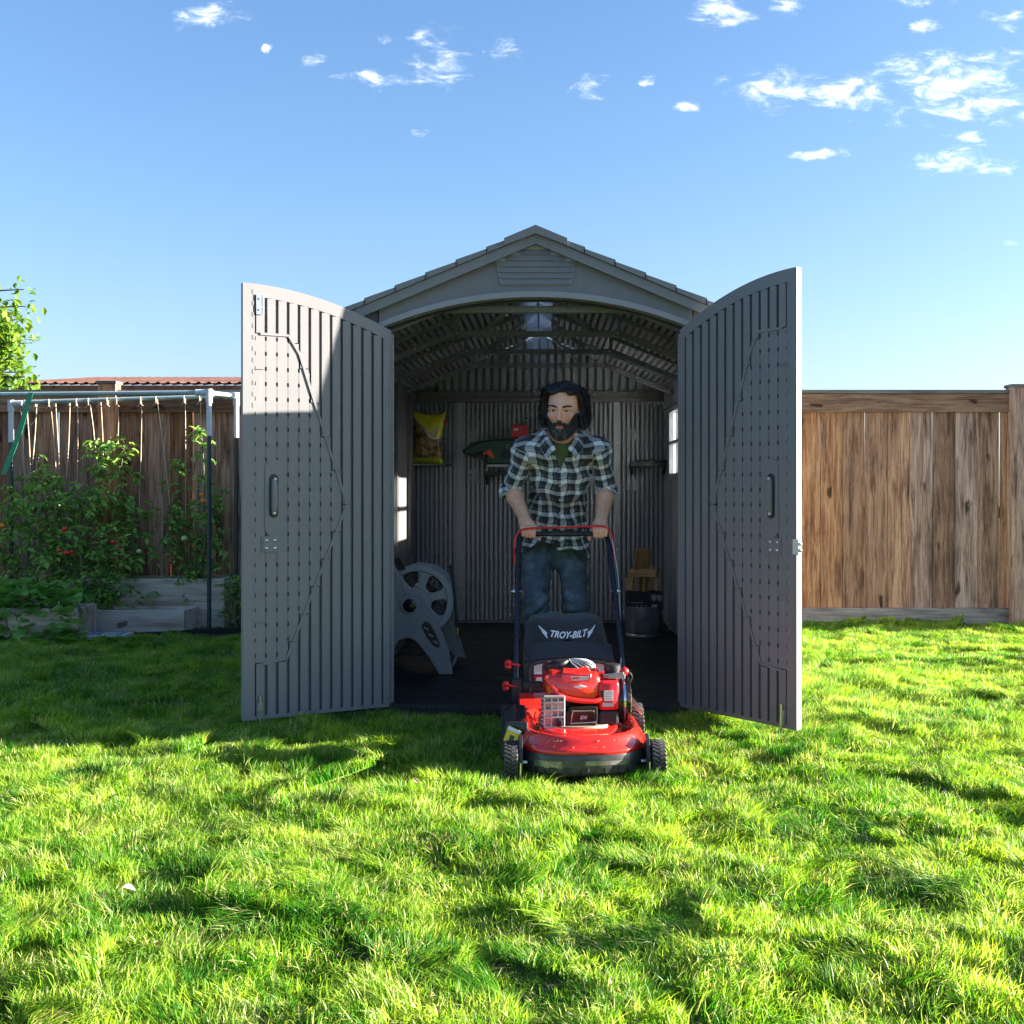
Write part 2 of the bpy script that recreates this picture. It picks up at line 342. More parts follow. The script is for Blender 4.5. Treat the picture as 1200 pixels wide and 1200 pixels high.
def leafm(name, c, c2, trans=.4, rough=.5, nscale=3.0, attr=None, dry=None):
    t = NT(name); geo = t.n('ShaderNodeNewGeometry')
    oi = t.n('ShaderNodeObjectInfo')
    f = t.noise(geo.outputs['Position'], nscale, 3)
    if attr:
        at = t.n('ShaderNodeAttribute', attribute_name=attr); r = at.outputs['Fac']
    else: r = geo.outputs['Random Per Island']
    ff = t.m('ADD', t.m('MULTIPLY', t.m('SUBTRACT', f, .5), 1.3), r, clamp=True)
    col = t.ramp(ff, [(.15, c), (.85, c2)])
    if dry:
        dn = t.noise(geo.outputs['Position'], 6.0, 2)
        dm = t.m('MULTIPLY', t.m('GREATER_THAN', t.m('ADD', t.m('FRACT', t.m('MULTIPLY', r, 37.0)), t.m('MULTIPLY', t.m('SUBTRACT', dn, .5), .9)), .86), .8)
        col = t.mix(dm, col, dry)
    t.set(Base_Color=col, Roughness=rough); t.b.inputs['Specular IOR Level'].default_value = .3
    tl = t.n('ShaderNodeBsdfTranslucent'); tc = t.mix(1.0, col, (1.5, 1.5, .7), 'MULTIPLY'); t.l(tc, tl.inputs[0])
    m = t.n('ShaderNodeMixShader'); m.inputs[0].default_value = trans; t.l(t.b.outputs[0], m.inputs[1]); t.l(tl.outputs[0], m.inputs[2]); t.l(m.outputs[0], t.out.inputs[0]); return t.mat
M['grass'] = leafm('grass_blade', (.036, .17, .008), (.34, .48, .045), .45, .45, 1.7, 'shade', (.60, .54, .27))
M['tomleaf'] = leafm('tomato_leaf', (.11, .26, .055), (.32, .46, .10), .35, .5, 2.5)
M['bigleaf'] = leafm('bean_leaf', (.10, .26, .055), (.22, .42, .09), .35, .4, 8)
M['treeleaf'] = leafm('tree_leaf', (.07, .16, .02), (.20, .30, .04), .5, .5, 3)
M['stem'] = plain('green_stem', (.10, .13, .05), .6)
M['bark'] = plain('bark', (.10, .075, .055), .9, bump=.8, bs=60, bd=.01)
M['tomato'] = plain('ripe_tomato', (.52, .03, .015), .25, bump=0)
M['tomato_o'] = plain('orange_tomato', (.75, .22, .02), .25, bump=0)
M['tomato_g'] = plain('green_tomato', (.42, .48, .18), .3, bump=0)
M['string'] = plain('twine', (.50, .36, .24), .9)
M['pvc'] = plain('white_pvc', (.55, .57, .58), .4)
M['pvcgrey'] = plain('grey_green_conduit', (.30, .38, .37), .4)
M['greenpost'] = plain('dark_green_post', (.02, .045, .045), .4)
M['greenstrap'] = plain('green_strap', (.03, .28, .12), .5)
M['white'] = plain('white_print', (.75, .75, .75), .5, bump=0)
M['greyprint'] = plain('grey_print', (.45, .46, .47), .5, bump=0)
M['yellow'] = plain('yellow_print', (.80, .50, .02), .5, bump=0)
M['orange'] = plain('orange_trigger', (.70, .10, .02), .4)
M['dgreen'] = plain('dark_green_plastic', (.008, .055, .032), .35)
M['hose'] = plain('dark_hose', (.05, .05, .055), .5)
M['reel'] = plain('taupe_grey_plastic', (.30, .30, .305), .5)
M['reel2'] = plain('light_reel_plastic', (.42, .425, .43), .45)
M['brass'] = plain('brass', (.6, .42, .15), .3, 1)
M['tan'] = plain('bare_cast_plate', (.42, .34, .22), .5, .4)
# ================= ground =================
def lawn_h(x, y):
    "gentle unevenness of the lawn"
    w = np.clip((5.3-y)/1.2, 0, 1)+np.clip((x-1.4)/.5, 0, 1)*.6
    w = np.clip(w, .15, 1)
    h = .010*np.sin(x*2.1+1.3*np.sin(y*1.1))*np.cos(y*2.6+.7)+.014*np.sin(x*5.3+2+y*2.2)*np.sin(y*6.1+x*1.9)+.008*np.sin(x*11+y*7)
    inside = ((x > -1.15) & (x < 1.05) & (y > 5.1) & (y < 9.0))
    return np.where(inside, -.02, h*w)
def make_ground():
    xs = np.concatenate([[-400, -120, -40, -15], np.arange(-8, 8.01, .1), [15, 40, 120, 400]])
    ys = np.concatenate([[-400, -100, -30, -8], np.arange(-1, 9.61, .1), [12, 16, 30, 100, 400]])
    X, Y = np.meshgrid(xs, ys); Z = lawn_h(X, Y); Z = np.where((np.abs(X) > 8.5) | (Y > 9.6) | (Y < -1.5), 0, Z)
    nx, ny = len(xs), len(ys); v = np.stack([X.ravel(), Y.ravel(), Z.ravel()], 1)
    f = [(j*nx+i, j*nx+i+1, (j+1)*nx+i+1, (j+1)*nx+i) for j in range(ny-1) for i in range(nx-1)]
    mb = MB(); mb.add(v.tolist(), f); o = mb.build('ground', M['ground'], smooth=60, fix=False); tag(o, kind='structure')
make_ground()

# ================= grass =================
def grass_patch(seed, size=.42, nb=1500, hmin=.040, hmax=.078):
    r = np.random.default_rng(seed); mb = MB(); sh = []
    K = 22; cc = r.uniform(-size/2, size/2, (K, 2)); lean = r.normal(0, .42, (K, 2)); ch = r.uniform(.6, 1.15, K); csh = r.uniform(.1, .75, K)
    vs = []; fs = []
    for i in range(nb):
        x, y = r.uniform(-size/2, size/2, 2); k = np.argmin((cc[:, 0]-x)**2+(cc[:, 1]-y)**2)
        L = r.uniform(hmin, hmax)*ch[k]; l = lean[k]+r.normal(0, .42, 2); w = r.uniform(.0010, .0021)
        th = r.uniform(0, PI*2); dx, dy = math.cos(th)*w, math.sin(th)*w
        o = len(vs)
        for t, ww in ((0, 1.0), (.4, .95), (.75, .65), (1, 0)):
            cx = x+l[0]*L*t*t*.85; cy = y+l[1]*L*t*t*.85; cz = L*(t-.28*t*t*min(1, abs(l[0])+abs(l[1])))-.008
            if ww: vs.append((cx-dx*ww, cy-dy*ww, cz)); vs.append((cx+dx*ww, cy+dy*ww, cz))
            else: vs.append((cx, cy, cz))
        fs += [(o, o+1, o+3, o+2), (o+2, o+3, o+5, o+4), (o+4, o+5, o+6)]
        s_ = min(1, max(0, csh[k]+r.normal(0, .2))); sh += [s_]*7
    me = bpy.data.meshes.new('grass_patch'); me.from_pydata(vs, [], fs); me.materials.append(M['grass'])
    a = me.attributes.new('shade', 'FLOAT', 'POINT'); a.data.foreach_set('value', sh)
    for p in me.polygons: p.use_smooth = True
    return bpy.data.objects.new('grass_patch', me)
def lawn():
    c = bpy.data.collections.new('grass_patches')
    for i in range(7): c.objects.link(grass_patch(100+i, nb=GRASS_N))
    pts = []; rot = []; scl = []
    r = np.random.default_rng(3)
    def keep(x, y):
        if -1.06 < x < .96 and y > 5.27: return False
        if y > 8.92: return False
        # garden border on the left: runs from the fence line down to the left
        if x < -1.1:
            yb = 8.42+(x+2.3)*.55 if x > -3.0 else 7.98+(x+3.0)*.12
            if y > yb-.12: return False
        return True
    step = .21
    y = 1.55
    while y < 9.1:
        half = max(1.6, y*.56+.5)
        x = -half
        while x < half:
            xx, yy = x+r.uniform(-.09, .09), y+r.uniform(-.09, .09)
            if keep(xx, yy):
                pts.append((xx, yy, float(lawn_h(np.array(xx), np.array(yy))))); rot.append((r.normal(0, .10), r.normal(0, .10), r.uniform(0, 6.283)))
                q = .86+.19*math.sin(xx*2.3+1.7*math.sin(yy*1.7))*math.sin(yy*3.1+.9*xx)+r.uniform(-.12, .14)
                if yy > 7.0: q = .8+.1*r.uniform(-1, 1)
                s = max(.55, q); scl.append((r.uniform(.85, 1.05), r.uniform(.85, 1.05), s))
            x += step
        y += step
    me = bpy.data.meshes.new('lawn_points'); me.from_pydata(pts, [], [])
    a = me.attributes.new('rot', 'FLOAT_VECTOR', 'POINT'); a.data.foreach_set('vector', np.array(rot).ravel())
    a = me.attributes.new('scl', 'FLOAT_VECTOR', 'POINT'); a.data.foreach_set('vector', np.array(scl).ravel())
    o = bpy.data.objects.new('lawn_grass', me); COL.objects.link(o)
    g = bpy.data.node_groups.new('scatter_grass', 'GeometryNodeTree')
    g.interface.new_socket('Geometry', in_out='INPUT', socket_type='NodeSocketGeometry'); g.interface.new_socket('Geometry', in_out='OUTPUT', socket_type='NodeSocketGeometry')
    gi = g.nodes.new('NodeGroupInput'); go = g.nodes.new('NodeGroupOutput')
    ip = g.nodes.new('GeometryNodeInstanceOnPoints'); ci = g.nodes.new('GeometryNodeCollectionInfo')
    ci.inputs['Collection'].default_value = c; ci.inputs['Separate Children'].default_value = True; ci.inputs['Reset Children'].default_value = True
    ip.inputs['Pick Instance'].default_value = True
    ra = g.nodes.new('GeometryNodeInputNamedAttribute'); ra.data_type = 'FLOAT_VECTOR'; ra.inputs[0].default_value = 'rot'
    sa = g.nodes.new('GeometryNodeInputNamedAttribute'); sa.data_type = 'FLOAT_VECTOR'; sa.inputs[0].default_value = 'scl'
    e2r = g.nodes.new('FunctionNodeEulerToRotation')
    L = g.links.new
    L(gi.outputs[0], ip.inputs['Points']); L(ci.outputs[0], ip.inputs['Instance']); L(ra.outputs['Attribute'], e2r.inputs[0]); L(e2r.outputs[0], ip.inputs['Rotation']); L(sa.outputs['Attribute'], ip.inputs['Scale']); L(ip.outputs[0], go.inputs[0])
    md = o.modifiers.new('scatter', 'NODES'); md.node_group = g
    tag(o, 'bright green uneven lawn grass covering the yard', 'grass', kind='stuff')
GRASS_N = 3300
lawn()

# ================= fence =================
FY = 9.0
def fence():
    f = empty('wooden_fence', (0, FY, 0)); tag(f, 'tall weathered brown board fence across the back of the yard', 'fence')
    mesh_set = []
    r = random.Random(5)
    for k in range(8):
        w = .1748; mb = MB(); x = -w/2
        # boards a little bowed and ragged
        rings = []
        for i, z in enumerate(np.linspace(0, 1.62, 7)):
            d = r.uniform(-.003, .003); e = r.uniform(-.001, .001)
            rings.append([(-w/2+e, -.009+d, z), (w/2+e, -.009+d*.4, z), (w/2+e, .009+d*.4, z), (-w/2+e, .009+d, z)])
        mb.loft(rings); mesh_set.append(mb.mesh('fence_board', M['fence']))
    x = -7.6; i = 0
    x0 = (961-640)/F*FY
    n0 = int((x0+7.6)/.18); x = x0-.09-n0*.18
    while x < 13.6:
        o = inst(mesh_set[i % 8], 'fence_board', f, (x+r.uniform(-.0026, .0022), r.choice((0, 0, .009, -.006, .004)), .115), (0, r.uniform(-.0012, .0012), r.uniform(-.02, .02)))
        x += .18; i += 1
    posts = [(1196-640)/F*(FY-.03), (129-640)/F*(FY-.03)]
    posts = [posts[1]-2.44, posts[1], (posts[1]+posts[0])/2-.6, posts[0], posts[0]+2.44, posts[0]+4.88, posts[0]+7.32]
    for px in posts:
        big = px > 3 and px < 4.5
        w = .20 if big else .14
        mb = MB(); mb.bb(-w/2, w/2, -.07, .05, 0, 1.90 if big else 1.925); inst(mb.mesh('fence_post', M['fence']), 'fence_post', f, (px, -.03, 0))
        mb = MB(); mb.bb(-w/2-.008, w/2+.008, -.085, .065, 0, .022); inst(mb.mesh('post_cap', M['kick']), 'post_cap', f, (px, -.03, 1.902 if big else 1.927))
    edges = [-7.7]+posts+[13.7]
    for a, b in zip(edges[:-1], edges[1:]):
        a2, b2 = a+.075, b-.075
        L = b2-a2; mid = (a2+b2)/2
        mb = MB(); mb.bb(-L/2, L/2, -.019, .019, -.072, .072); inst(mb.mesh('top_rail', M['fence_rail']), 'top_rail', f, (mid, -.032, 1.777))
        mb = MB(); mb.bb(-L/2, L/2, -.05, .05, -.014, .014); inst(mb.mesh('cap_rail', M['kick']), 'cap_rail', f, (mid, -.015, 1.868))
        mb = MB(); mb.bb(-L/2, L/2, -.017, .017, -.065, .065); inst(mb.mesh('kick_board', M['kick']), 'kick_board', f, (mid, -.030, .072))
        mb = MB(); mb.bb(-L/2, L/2, -.02, .02, -.045, .045); inst(mb.mesh('back_rail', M['fence_rail']), 'back_rail', f, (mid, .035, .9))
fence()
# ================= shed =================
SX = -.05; SY0 = 5.40; SY1 = 8.74; HW = 1.0; WH = 1.845; PK = 2.325; SL = (PK-1.875)/1.07
def slab_arch(x, w=.70): return WH+.155*(1-(x/w)**2)
def shed():
    S = empty('storage_shed', (SX, SY0, 0)); tag(S, 'grey plastic garden shed with both doors open and a stepped gable roof', 'shed')
    D = SY1-SY0; inn = M['shed_in']; out = M['shed']
    def b(name, fn, mats, **k):
        mb = MB(); fn(mb); return mb.build(name, mats, S, **k)
    # floor panels
    for i in range(10):
        y0 = -.02+i*(D/10); y1 = y0+D/10-.004
        mb = MB(); mb.bb(-HW+.01, HW-.01, y0, y1, .0, .044)
        for k in range(4):
            yy = y0+(y1-y0)*(k+.5)/4; mb.bb(-HW+.02, HW-.02, yy-.036, yy+.036, .044, .0475)
        mb.build('floor_panel', M['floor'], S)
    mb = MB(); mb.bb(-.74, .74, -.045, -.024, .0, .05)
    for i in range(56): mb.bb(-.73+i*.0262, -.73+i*.0262+.016, -.052, -.044, .006, .042)
    mb.build('threshold', M['black'], S)
    # back wall: sheet with upright ribs
    mb = MB(); mb.bb(-HW, HW, D+.016, D+.03, .04, WH)
    pitch = .0355; n = int(2*HW/pitch); r = random.Random(2)
    seams = (-.62, .02, .60)
    for i in range(n):
        x = -HW+.012+i*pitch
        mb.bb(x, x+.0195, D-.034, D+.016, .075, 1.76)
    mb.build('back_wall', inn, S)
    mb = MB()
    for i in range(n-1):
        x = -HW+.012+i*pitch+.021
        cxx = x+.007
        if (i//5) % 3 == 0 and i > 5: continue
        z = .09+(i % 2)*.011
        while z < 1.74:
            mb.bb(x-.0014, x+pitch-.0211, D-.018, D+.015, z, z+.010); z += .026
    o = mb.build('rib_bridges', inn, S); o['kind'] = 'stuff'
    for sx_ in seams:
        b('wall_seam_strip', lambda m: m.bb(sx_-.028, sx_+.028, D-.040, D-.034, .06, 1.765), inn, bevel=.003)
    mb = MB(); mb.bb(-HW+.005, HW-.005, D-.062, D-.0365, 1.765, 1.80); mb.bb(-HW+.005, HW-.005, D-.05, D-.0365, 1.80, 1.85)
    mb.build('wall_top_rail', M['shed'], S, bevel=.004)
    mb = MB(); mb.bb(-HW+.005, HW-.005, D-.05, D-.031, .048, .07); mb.build('wall_foot_rail', M['shed'], S, bevel=.003)
    mb = MB()
    for i in range(12):
        x = -.93+i*.169; mb.ball((x, D-.052, 1.826), .0075, 8, 6)
    for sx_ in (-.62, .02, .60):
        for z in (.35, .62, .9, 1.18, 1.45, 1.68): mb.ball((sx_, D-.042, z), .006, 8, 6)
    for i in range(7): mb.ball((-.85+i*.28, D-.032, 1.72), .005, 8, 6)
    o = mb.build('wall_screws', M['steel'], S, smooth=True); o['kind'] = 'stuff'
    # hook plates on the back wall
    for (x, z) in ((-.52, 1.50), (-.52, 1.20), (.38, 1.50), (.38, 1.16), (.72, 1.52), (.72, 1.12)):
        mb = MB()
        for a in (0, 1):
            for c_ in (0, 1): mb.lathe([(.021, 0), (.021, .008), (.011, .008), (.011, .002)], (x+a*.05-.025, D-.031, z+c_*.05-.025), 'y', 14)
        for v in range(len(mb.v)): vx = mb.v[v]; mb.v[v] = (vx[0], D-.030-(vx[1]-(D-.031)), vx[2])
        mb.build('hook_plate', inn, S, smooth=40)
    # back gable
    mb = MB(); mb.prism([(-HW, WH+.005), (HW, WH+.005), (HW, 1.885), (0, PK-.03), (-HW, 1.885)], D+.016, D+.03)
    for i in range(32):
        x = -.98+i*.062; z1 = PK-.04-abs(x+.018)*SL
        if z1 > 1.87: mb.bb(x, x+.036, D-.024, D+.016, 1.852, z1)
    mb.build('back_gable', inn, S)
    # side walls, each with its window opening on the right
    def side(sgn, win, name):
        mb = MB(); xo = sgn*HW; xi = sgn*(HW-.022); a, c = min(xo, xi), max(xo, xi)
        if win:
            w0, w1, z0, z1 = win
            mb.bb(a, c, 0.02, w0, .02, WH+.02); mb.bb(a, c, w1, D-.012, .02, WH+.02); mb.bb(a, c, w0, w1, .02, z0); mb.bb(a, c, w0, w1, z1, WH+.02)
        else: mb.bb(a, c, .02, D-.012, .02, WH+.02)
        return mb.build(name, inn, S)
    win = (7.42-SY0, 8.30-SY0, 1.19, 1.66)
    side(1, win, 'side_wall'); side(-1, None, 'side_wall')
    for sgn in (1, -1):
        for k in range(5):
            y0 = .05+k*.69; 
            if sgn > 0:
                # raised panels stop short of the window
                if y0+.64 > win[0] and y0 < win[1]: zz = [(.06, 1.15), (1.70, 1.83)]
                else: zz = [(.06, 1.83)]
            else: zz = [(.06, 1.83)]
            for z0, z1 in zz:
                mb = MB(); x = sgn*(HW-.022); x2 = sgn*(HW-.036)
                for q in range(6):
                    yq = y0+q*.107; mb.bb(min(x, x2), max(x, x2), yq, yq+.085, z0, z1)
                xm = sgn*(HW-.060); mb.bb(min(x, xm), max(x, xm), y0+.642, y0+.672, z0, z1)
                mb.build('wall_panel', M['shed'] if sgn < 0 else inn, S)
    # window
    w = MB(); w0, w1, z0, z1 = win; xf = HW-.04
    for (y0, y1, za, zb) in ((w0-.02, w0+.015, z0-.02, z1+.02), (w1-.015, w1+.02, z0-.02, z1+.02), (w0+.015, w1-.015, z0-.02, z0+.012), (w0+.015, w1-.015, z1-.012, z1+.02), ((w0+w1)/2-.012, (w0+w1)/2+.012, z0+.012, z1-.012)):
        w.bb(xf, HW+.012, y0, y1, za, zb)
    for (ya, yb) in ((w0+.015, (w0+w1)/2-.012), ((w0+w1)/2+.012, w1-.015)): w.bb(xf, HW+.01, ya, yb, (z0+z1)/2-.012, (z0+z1)/2+.012)
    wo = w.build('window', M['shed_in'], S, bevel=.002)
    p = MB(); p.bb(HW-.012, HW-.009, w0+.01, w1-.01, z0+.005, z1-.005); p.build('pane', M['pane'], wo)
    # front corner panels
    for sgn in (-1, 1):
        mb = MB(); a, c = sorted((sgn*.757, sgn*HW))
        top = lambda x: PK-.045-abs(x)*SL
        mb.prism([(a, .02), (c, .02), (c, top(c)), (a, top(a))], -.005, .03)
        mb.build('front_wall', M['shed'], S, bevel=.003)
        mb = MB(); a, c = sorted((sgn*.700, sgn*.752)); mb.bb(a, c, -.018, .045, .03, WH+.005)
        xi = sgn*.700; a2, c2 = sorted((sgn*.690, sgn*.701)); mb.bb(a2, c2, .028, .05, .03, WH-.01)
        # knuckled hinge strip
        for i in range(46): mb.bb(*sorted((sgn*.701, sgn*.712)), -.028, -.018, .05+i*.039, .05+i*.039+.026)
        mb.build('door_jamb', M['shed_trim'], S, bevel=.002, seg=1)
        mb = MB(); mb.tube([(sgn*.706, -.032, .04), (sgn*.706, -.032, 1.83)], .006, 8); mb.build('hinge_rod', M['darkmetal'], S, smooth=True)
    # header with arch
    n = 28; xs = [-.752+i*1.504/n for i in range(n+1)]
    arch = [(x, WH+.018+.150*(1-(abs(x)/.752)**2.1)) for x in xs]
    topz = lambda x: PK-.045-abs(x)*SL
    vent = [(-.165, 2.06), (.165, 2.06), (.195, topz(.195)-.015), (0, topz(0)-.015), (-.195, topz(.195)-.015)]
    mb = MB(); 
    for i in range(n):
        xa, xb = xs[i], xs[i+1]
        mb.prism([(xa, arch[i][1]), (xb, arch[i+1][1]), (xb, topz(xb)), (xa, topz(xa))], -.024, .03)
    o = mb.build('header_panel', M['shed'], S)
    bm = bmesh.new(); bm.from_mesh(o.data); bmesh.ops.remove_doubles(bm, verts=bm.verts, dist=1e-5)
    ds = [f for f in bm.faces if abs(f.normal.x) > .9 and abs(abs(f.calc_center_median().x)-.752) > .01]; bmesh.ops.delete(bm, geom=ds, context='FACES'); bm.to_mesh(o.data); bm.free()
    mb = MB()
    mb.loft([[(x, y, z+dz) for (y, dz) in ((-.042, -.012), (-.042, .016), (-.0245, .016), (-.0245, .001), (.03, .001), (.03, -.012))] for (x, z) in arch])
    mb.build('arch_trim', M['shed_trim'], S, smooth=30)
    mb = MB(); mb.loft([[(x, y, z+dz) for (y, dz) in ((.031, -.02), (.031, -.006), (.06, -.006), (.06, -.02))] for (x, z) in arch]); mb.build('arch_seal', M['darkmetal'], S, smooth=30)
    # vent: frame and louvres
    mb = MB(); mb.prism(vent, -.028, -.0245); V = mb.build('gable_vent', M['shed_in'], S)
    zz = 2.06; 
    for i in range(8):
        z0 = 2.063+i*.0285; z1 = z0+.026
        hw = (.165+.03*(z0-2.06)/(topz(.195)-.015-2.06)) if z0 < topz(.195)-.02 else max(0, (topz(0)-.018-z1)/SL)
        hw = min(hw, max(0.01, (topz(0)-.018-z1)/SL)); 
        if hw < .02: continue
        mb = MB(); mb.prism([(-.037, z0), (-.030, z1), (-.0282, z1), (-.0282, z0)], -hw, hw, axis='x'); mb.build('louvre', M['shed'], V)
    # roof courses, both slopes, shingle-stepped
    L = 1.10; nC = 7; cs = math.cos(math.atan(SL)); sn = math.sin(math.atan(SL))
    for sgn in (-1, 1):
        for k in range(nC):
            x0 = .085+(L-.085)*k/nC; x1 = .085+(L-.085)*(k+1)/nC+.006
            zt = lambda x: PK-x*SL
            mb = MB()
            pts = [(sgn*x0, zt(x0)-.022), (sgn*x1, zt(x1)-.022), (sgn*x1, zt(x1)+.008), (sgn*x0, zt(x0)-.002)]
            mb.prism(pts, -.075, D+.03)
            mb.build('roof_course', M['roofp'], S)
        # ridge cap piece
        mb = MB(); mb.prism([(0, PK-.028), (sgn*.150, PK-.022-.150*SL), (sgn*.150, PK+.012-.150*SL), (0, PK+.012)], -.085, -.02); mb.build('ridge_cap', M['roofp'], S)
        mb = MB(); mb.prism([(sgn*.0, PK-.024), (sgn*(L-.01), PK-.024-(L-.01)*SL), (sgn*(L-.01), PK-.072-(L-.01)*SL), (sgn*.0, PK-.072+.0)], -.062, -.045); mb.build('barge_board', M['roofp'], S)
        # underside ribs, running front to back
        mb = MB(); nR = 23
        for i in range(nR):
            x0 = .105+i*.0395; x1 = x0+.022
            if x1 > .99: break
            z = lambda x: PK-.024-x*SL
            mb.prism([(sgn*x0, z(x0)), (sgn*x1, z(x1)), (sgn*x1, z(x1)-.026), (sgn*x0, z(x0)-.026)], .035, D-.03)
        mb.build('ceiling_ribs', inn, S)
        mb = MB(); mb.prism([(sgn*(HW-.03), WH+.02), (sgn*(HW+.0), WH+.02), (sgn*HW, PK-.024-HW*SL), (sgn*(HW-.03), PK-.024-(HW-.03)*SL)], .035, D-.012); mb.build('eave_closer', inn, S)
    # skylight ridge
    for i in range(5):
        y0 = -.015+i*(D+.02)/5; y1 = y0+(D+.02)/5-.015
        for sgn in (-1, 1):
            mb = MB(); mb.prism([(sgn*.003, PK-.002), (sgn*.086, PK-.002-.084*SL), (sgn*.086, PK-.008-.084*SL), (sgn*.003, PK-.008)], y0, y1)
            mb.build('ridge_glazing', M['pane'], S)
        mb = MB(); mb.bb(-.090, .090, max(y0, .36), y1, 2.172, 2.178)
        if i > 0: mb.build('skylight', M['skyl'], S)
        mb = MB(); mb.bb(-.0028, .0028, y0, y1, PK-.02, PK+.004); mb.bb(-.003, .003, y0, y1, 2.160, 2.1715); mb.build('skylight_rib', M['darkmetal'], S)
    # trusses
    for Y in (5.57, 6.43, 7.25, 8.03):
        y = Y-SY0; Tn = empty('roof_truss', (0, y, 0)); Tn.parent = S
        def bar(p, q, w=.026, nm='truss_bar'):
            p = Vector((p[0], 0, p[1])); q = Vector((q[0], 0, q[1])); d = q-p; L_ = d.length; ang = math.atan2(-d.z, d.x)
            m = MB(); m.bb(-L_/2, L_/2, -.016, .016, -w/2, w/2); o = m.build(nm, M['trussm'], Tn, bevel=.003, seg=1); o.location = (p+q)/2; o.rotation_euler = (0, ang, 0)
        bar((-.48, 1.975), (.48, 1.975), .034, 'tie_beam')
        for s in (-1, 1):
            bar((s*.474, 1.976), (s*.965, 1.775), .032, 'rafter')
            bar((s*.012, 2.255), (s*.47, 2.075), .026, 'top_chord'); bar((s*.47, 2.068), (s*.93, 1.885), .026, 'top_chord')
            bar((s*.30, 1.994), (s*.02, 2.24), .022, 'strut'); bar((s*.47, 1.99), (s*.47, 2.062), .022, 'strut')
        m = MB()
        for x, z in ((-.46, 1.975), (.46, 1.975), (0, 1.975), (-.93, 1.79), (.93, 1.79), (-.7, 1.885), (.7, 1.885), (0, 2.235)): m.ball((x, -.018, z), .006, 8, 6)
        m.build('bolt_heads', M['steel'], Tn, smooth=True)['kind'] = 'stuff'
    # wall strip shelf on the right of the back wall, empty but for the tool
    mb = MB(); mb.bb(.70, .985, D-.16, D-.037, 1.275, 1.287); mb.bb(.70, .985, D-.165, D-.157, 1.262, 1.30); 
    for x in (.72, .965): mb.prism([(D-.037, 1.274), (D-.15, 1.274), (D-.037, 1.20)], x-.006, x+.006, axis='x')
    mb.build('wall_shelf', M['black'], S, bevel=.002)
    mb = MB(); mb.bb(-.43, -.10, D-.19, D-.041, 1.205, 1.217); mb.bb(-.43, -.10, D-.196, D-.188, 1.196, 1.222)
    for x in (-.41, -.12): mb.prism([(D-.037, 1.204), (D-.17, 1.204), (D-.037, 1.12)], x-.006, x+.006, axis='x')
    mb.build('wall_shelf', M['black'], S, bevel=.002)
    mb = MB(); mb.prism([(-.975, D-.3), (-.975, D-.037), (-.68, D-.037)], 1.268, 1.28, axis='z'); mb.bb(-.975, -.70, D-.26, D-.038, 1.2655, 1.2675); mb.build('wall_shelf', M['black'], S)
    # ---- doors ----
    def door(sgn):
        side_m = 1 if sgn < 0 else -1       # which local side the inner face is on
        W_, T = .698, .014
        if sgn < 0: u = Vector((-math.cos(math.radians(29)), -math.sin(math.radians(29)), 0))
        else: u = Vector((.628, -.778, 0))
        u.normalize()
        topz = lambda s_: 1.842+(.165 if sgn < 0 else .195)*(1-((.7-s_)/.7)**2)
        n = 16; sh = [i*W_/n for i in range(n+1)]
        mb = MB(); mb.loft([[(s_, -T/2, .045), (s_, T/2, .045), (s_, T/2, topz(s_)-.004), (s_, -T/2, topz(s_)-.004)] for s_ in sh], mi=1)
        hexp = [(.62, 1.78), (.49, 1.78), (.44, 1.70), (.215, 1.01), (.45, .43), (.50, .31), (.62, .29)]
        def hexin(z):
            "left bound of the pegged field at height z"
            if z > 1.78 or z < .29: return None
            q = hexp[1:6]
            if z >= 1.775: return .49
            if z <= .31: return .50
            for (a, c) in zip(q[:-1], q[1:]):
                if c[1] <= z <= a[1]: return a[0]+(c[0]-a[0])*(a[1]-z)/(a[1]-c[1])
            return .5
        F0 = T/2; pr = .019; m_ = side_m
        def bx(s0, s1, z0, z1, y0=F0, y1=F0+pr, mi=0): mb.bb(s0, s1, m_*y0, m_*y1, z0, z1, mi)
        def bxtop(s0, s1, z0):
            mb.loft([[(s_, m_*F0, z0), (s_, m_*(F0+pr), z0), (s_, m_*(F0+pr), topz(s_)-d), (s_, m_*F0, topz(s_)-d)] for s_, d in ((s0, .0), (s1, .0))])
        # frame: stiles, bottom and top bands
        bx(.645, W_, .045, 1.99); bx(.004, .034, .045, 1.80)
        bx(.034, .645, .045, .062)
        for i in range(12):
            s0 = .034+i*.611/12; s1 = .034+(i+1)*.611/12
            mb.loft([[(s_, m_*F0, topz(s_)-.060), (s_, m_*(F0+pr), topz(s_)-.060), (s_, m_*(F0+pr), topz(s_)-.003), (s_, m_*F0, topz(s_)-.003)] for s_ in (s0, s1)])
        mb.loft([[(s_, m_*F0, 1.80 if s_ < .1 else 1.99), (s_, m_*(F0+pr), 1.80 if s_ < .1 else 1.99), (s_, m_*(F0+pr), topz(s_)-.003), (s_, m_*F0, topz(s_)-.003)] for s_ in (.004, .034)])
        mb.loft([[(s_, m_*F0, 1.99), (s_, m_*(F0+pr), 1.99), (s_, m_*(F0+pr), topz(s_)-.003), (s_, m_*F0, topz(s_)-.003)] for s_ in (.645, W_)])
        # ribs
        nr = 12; pitch = (.645-.038)/nr; gap = .0135
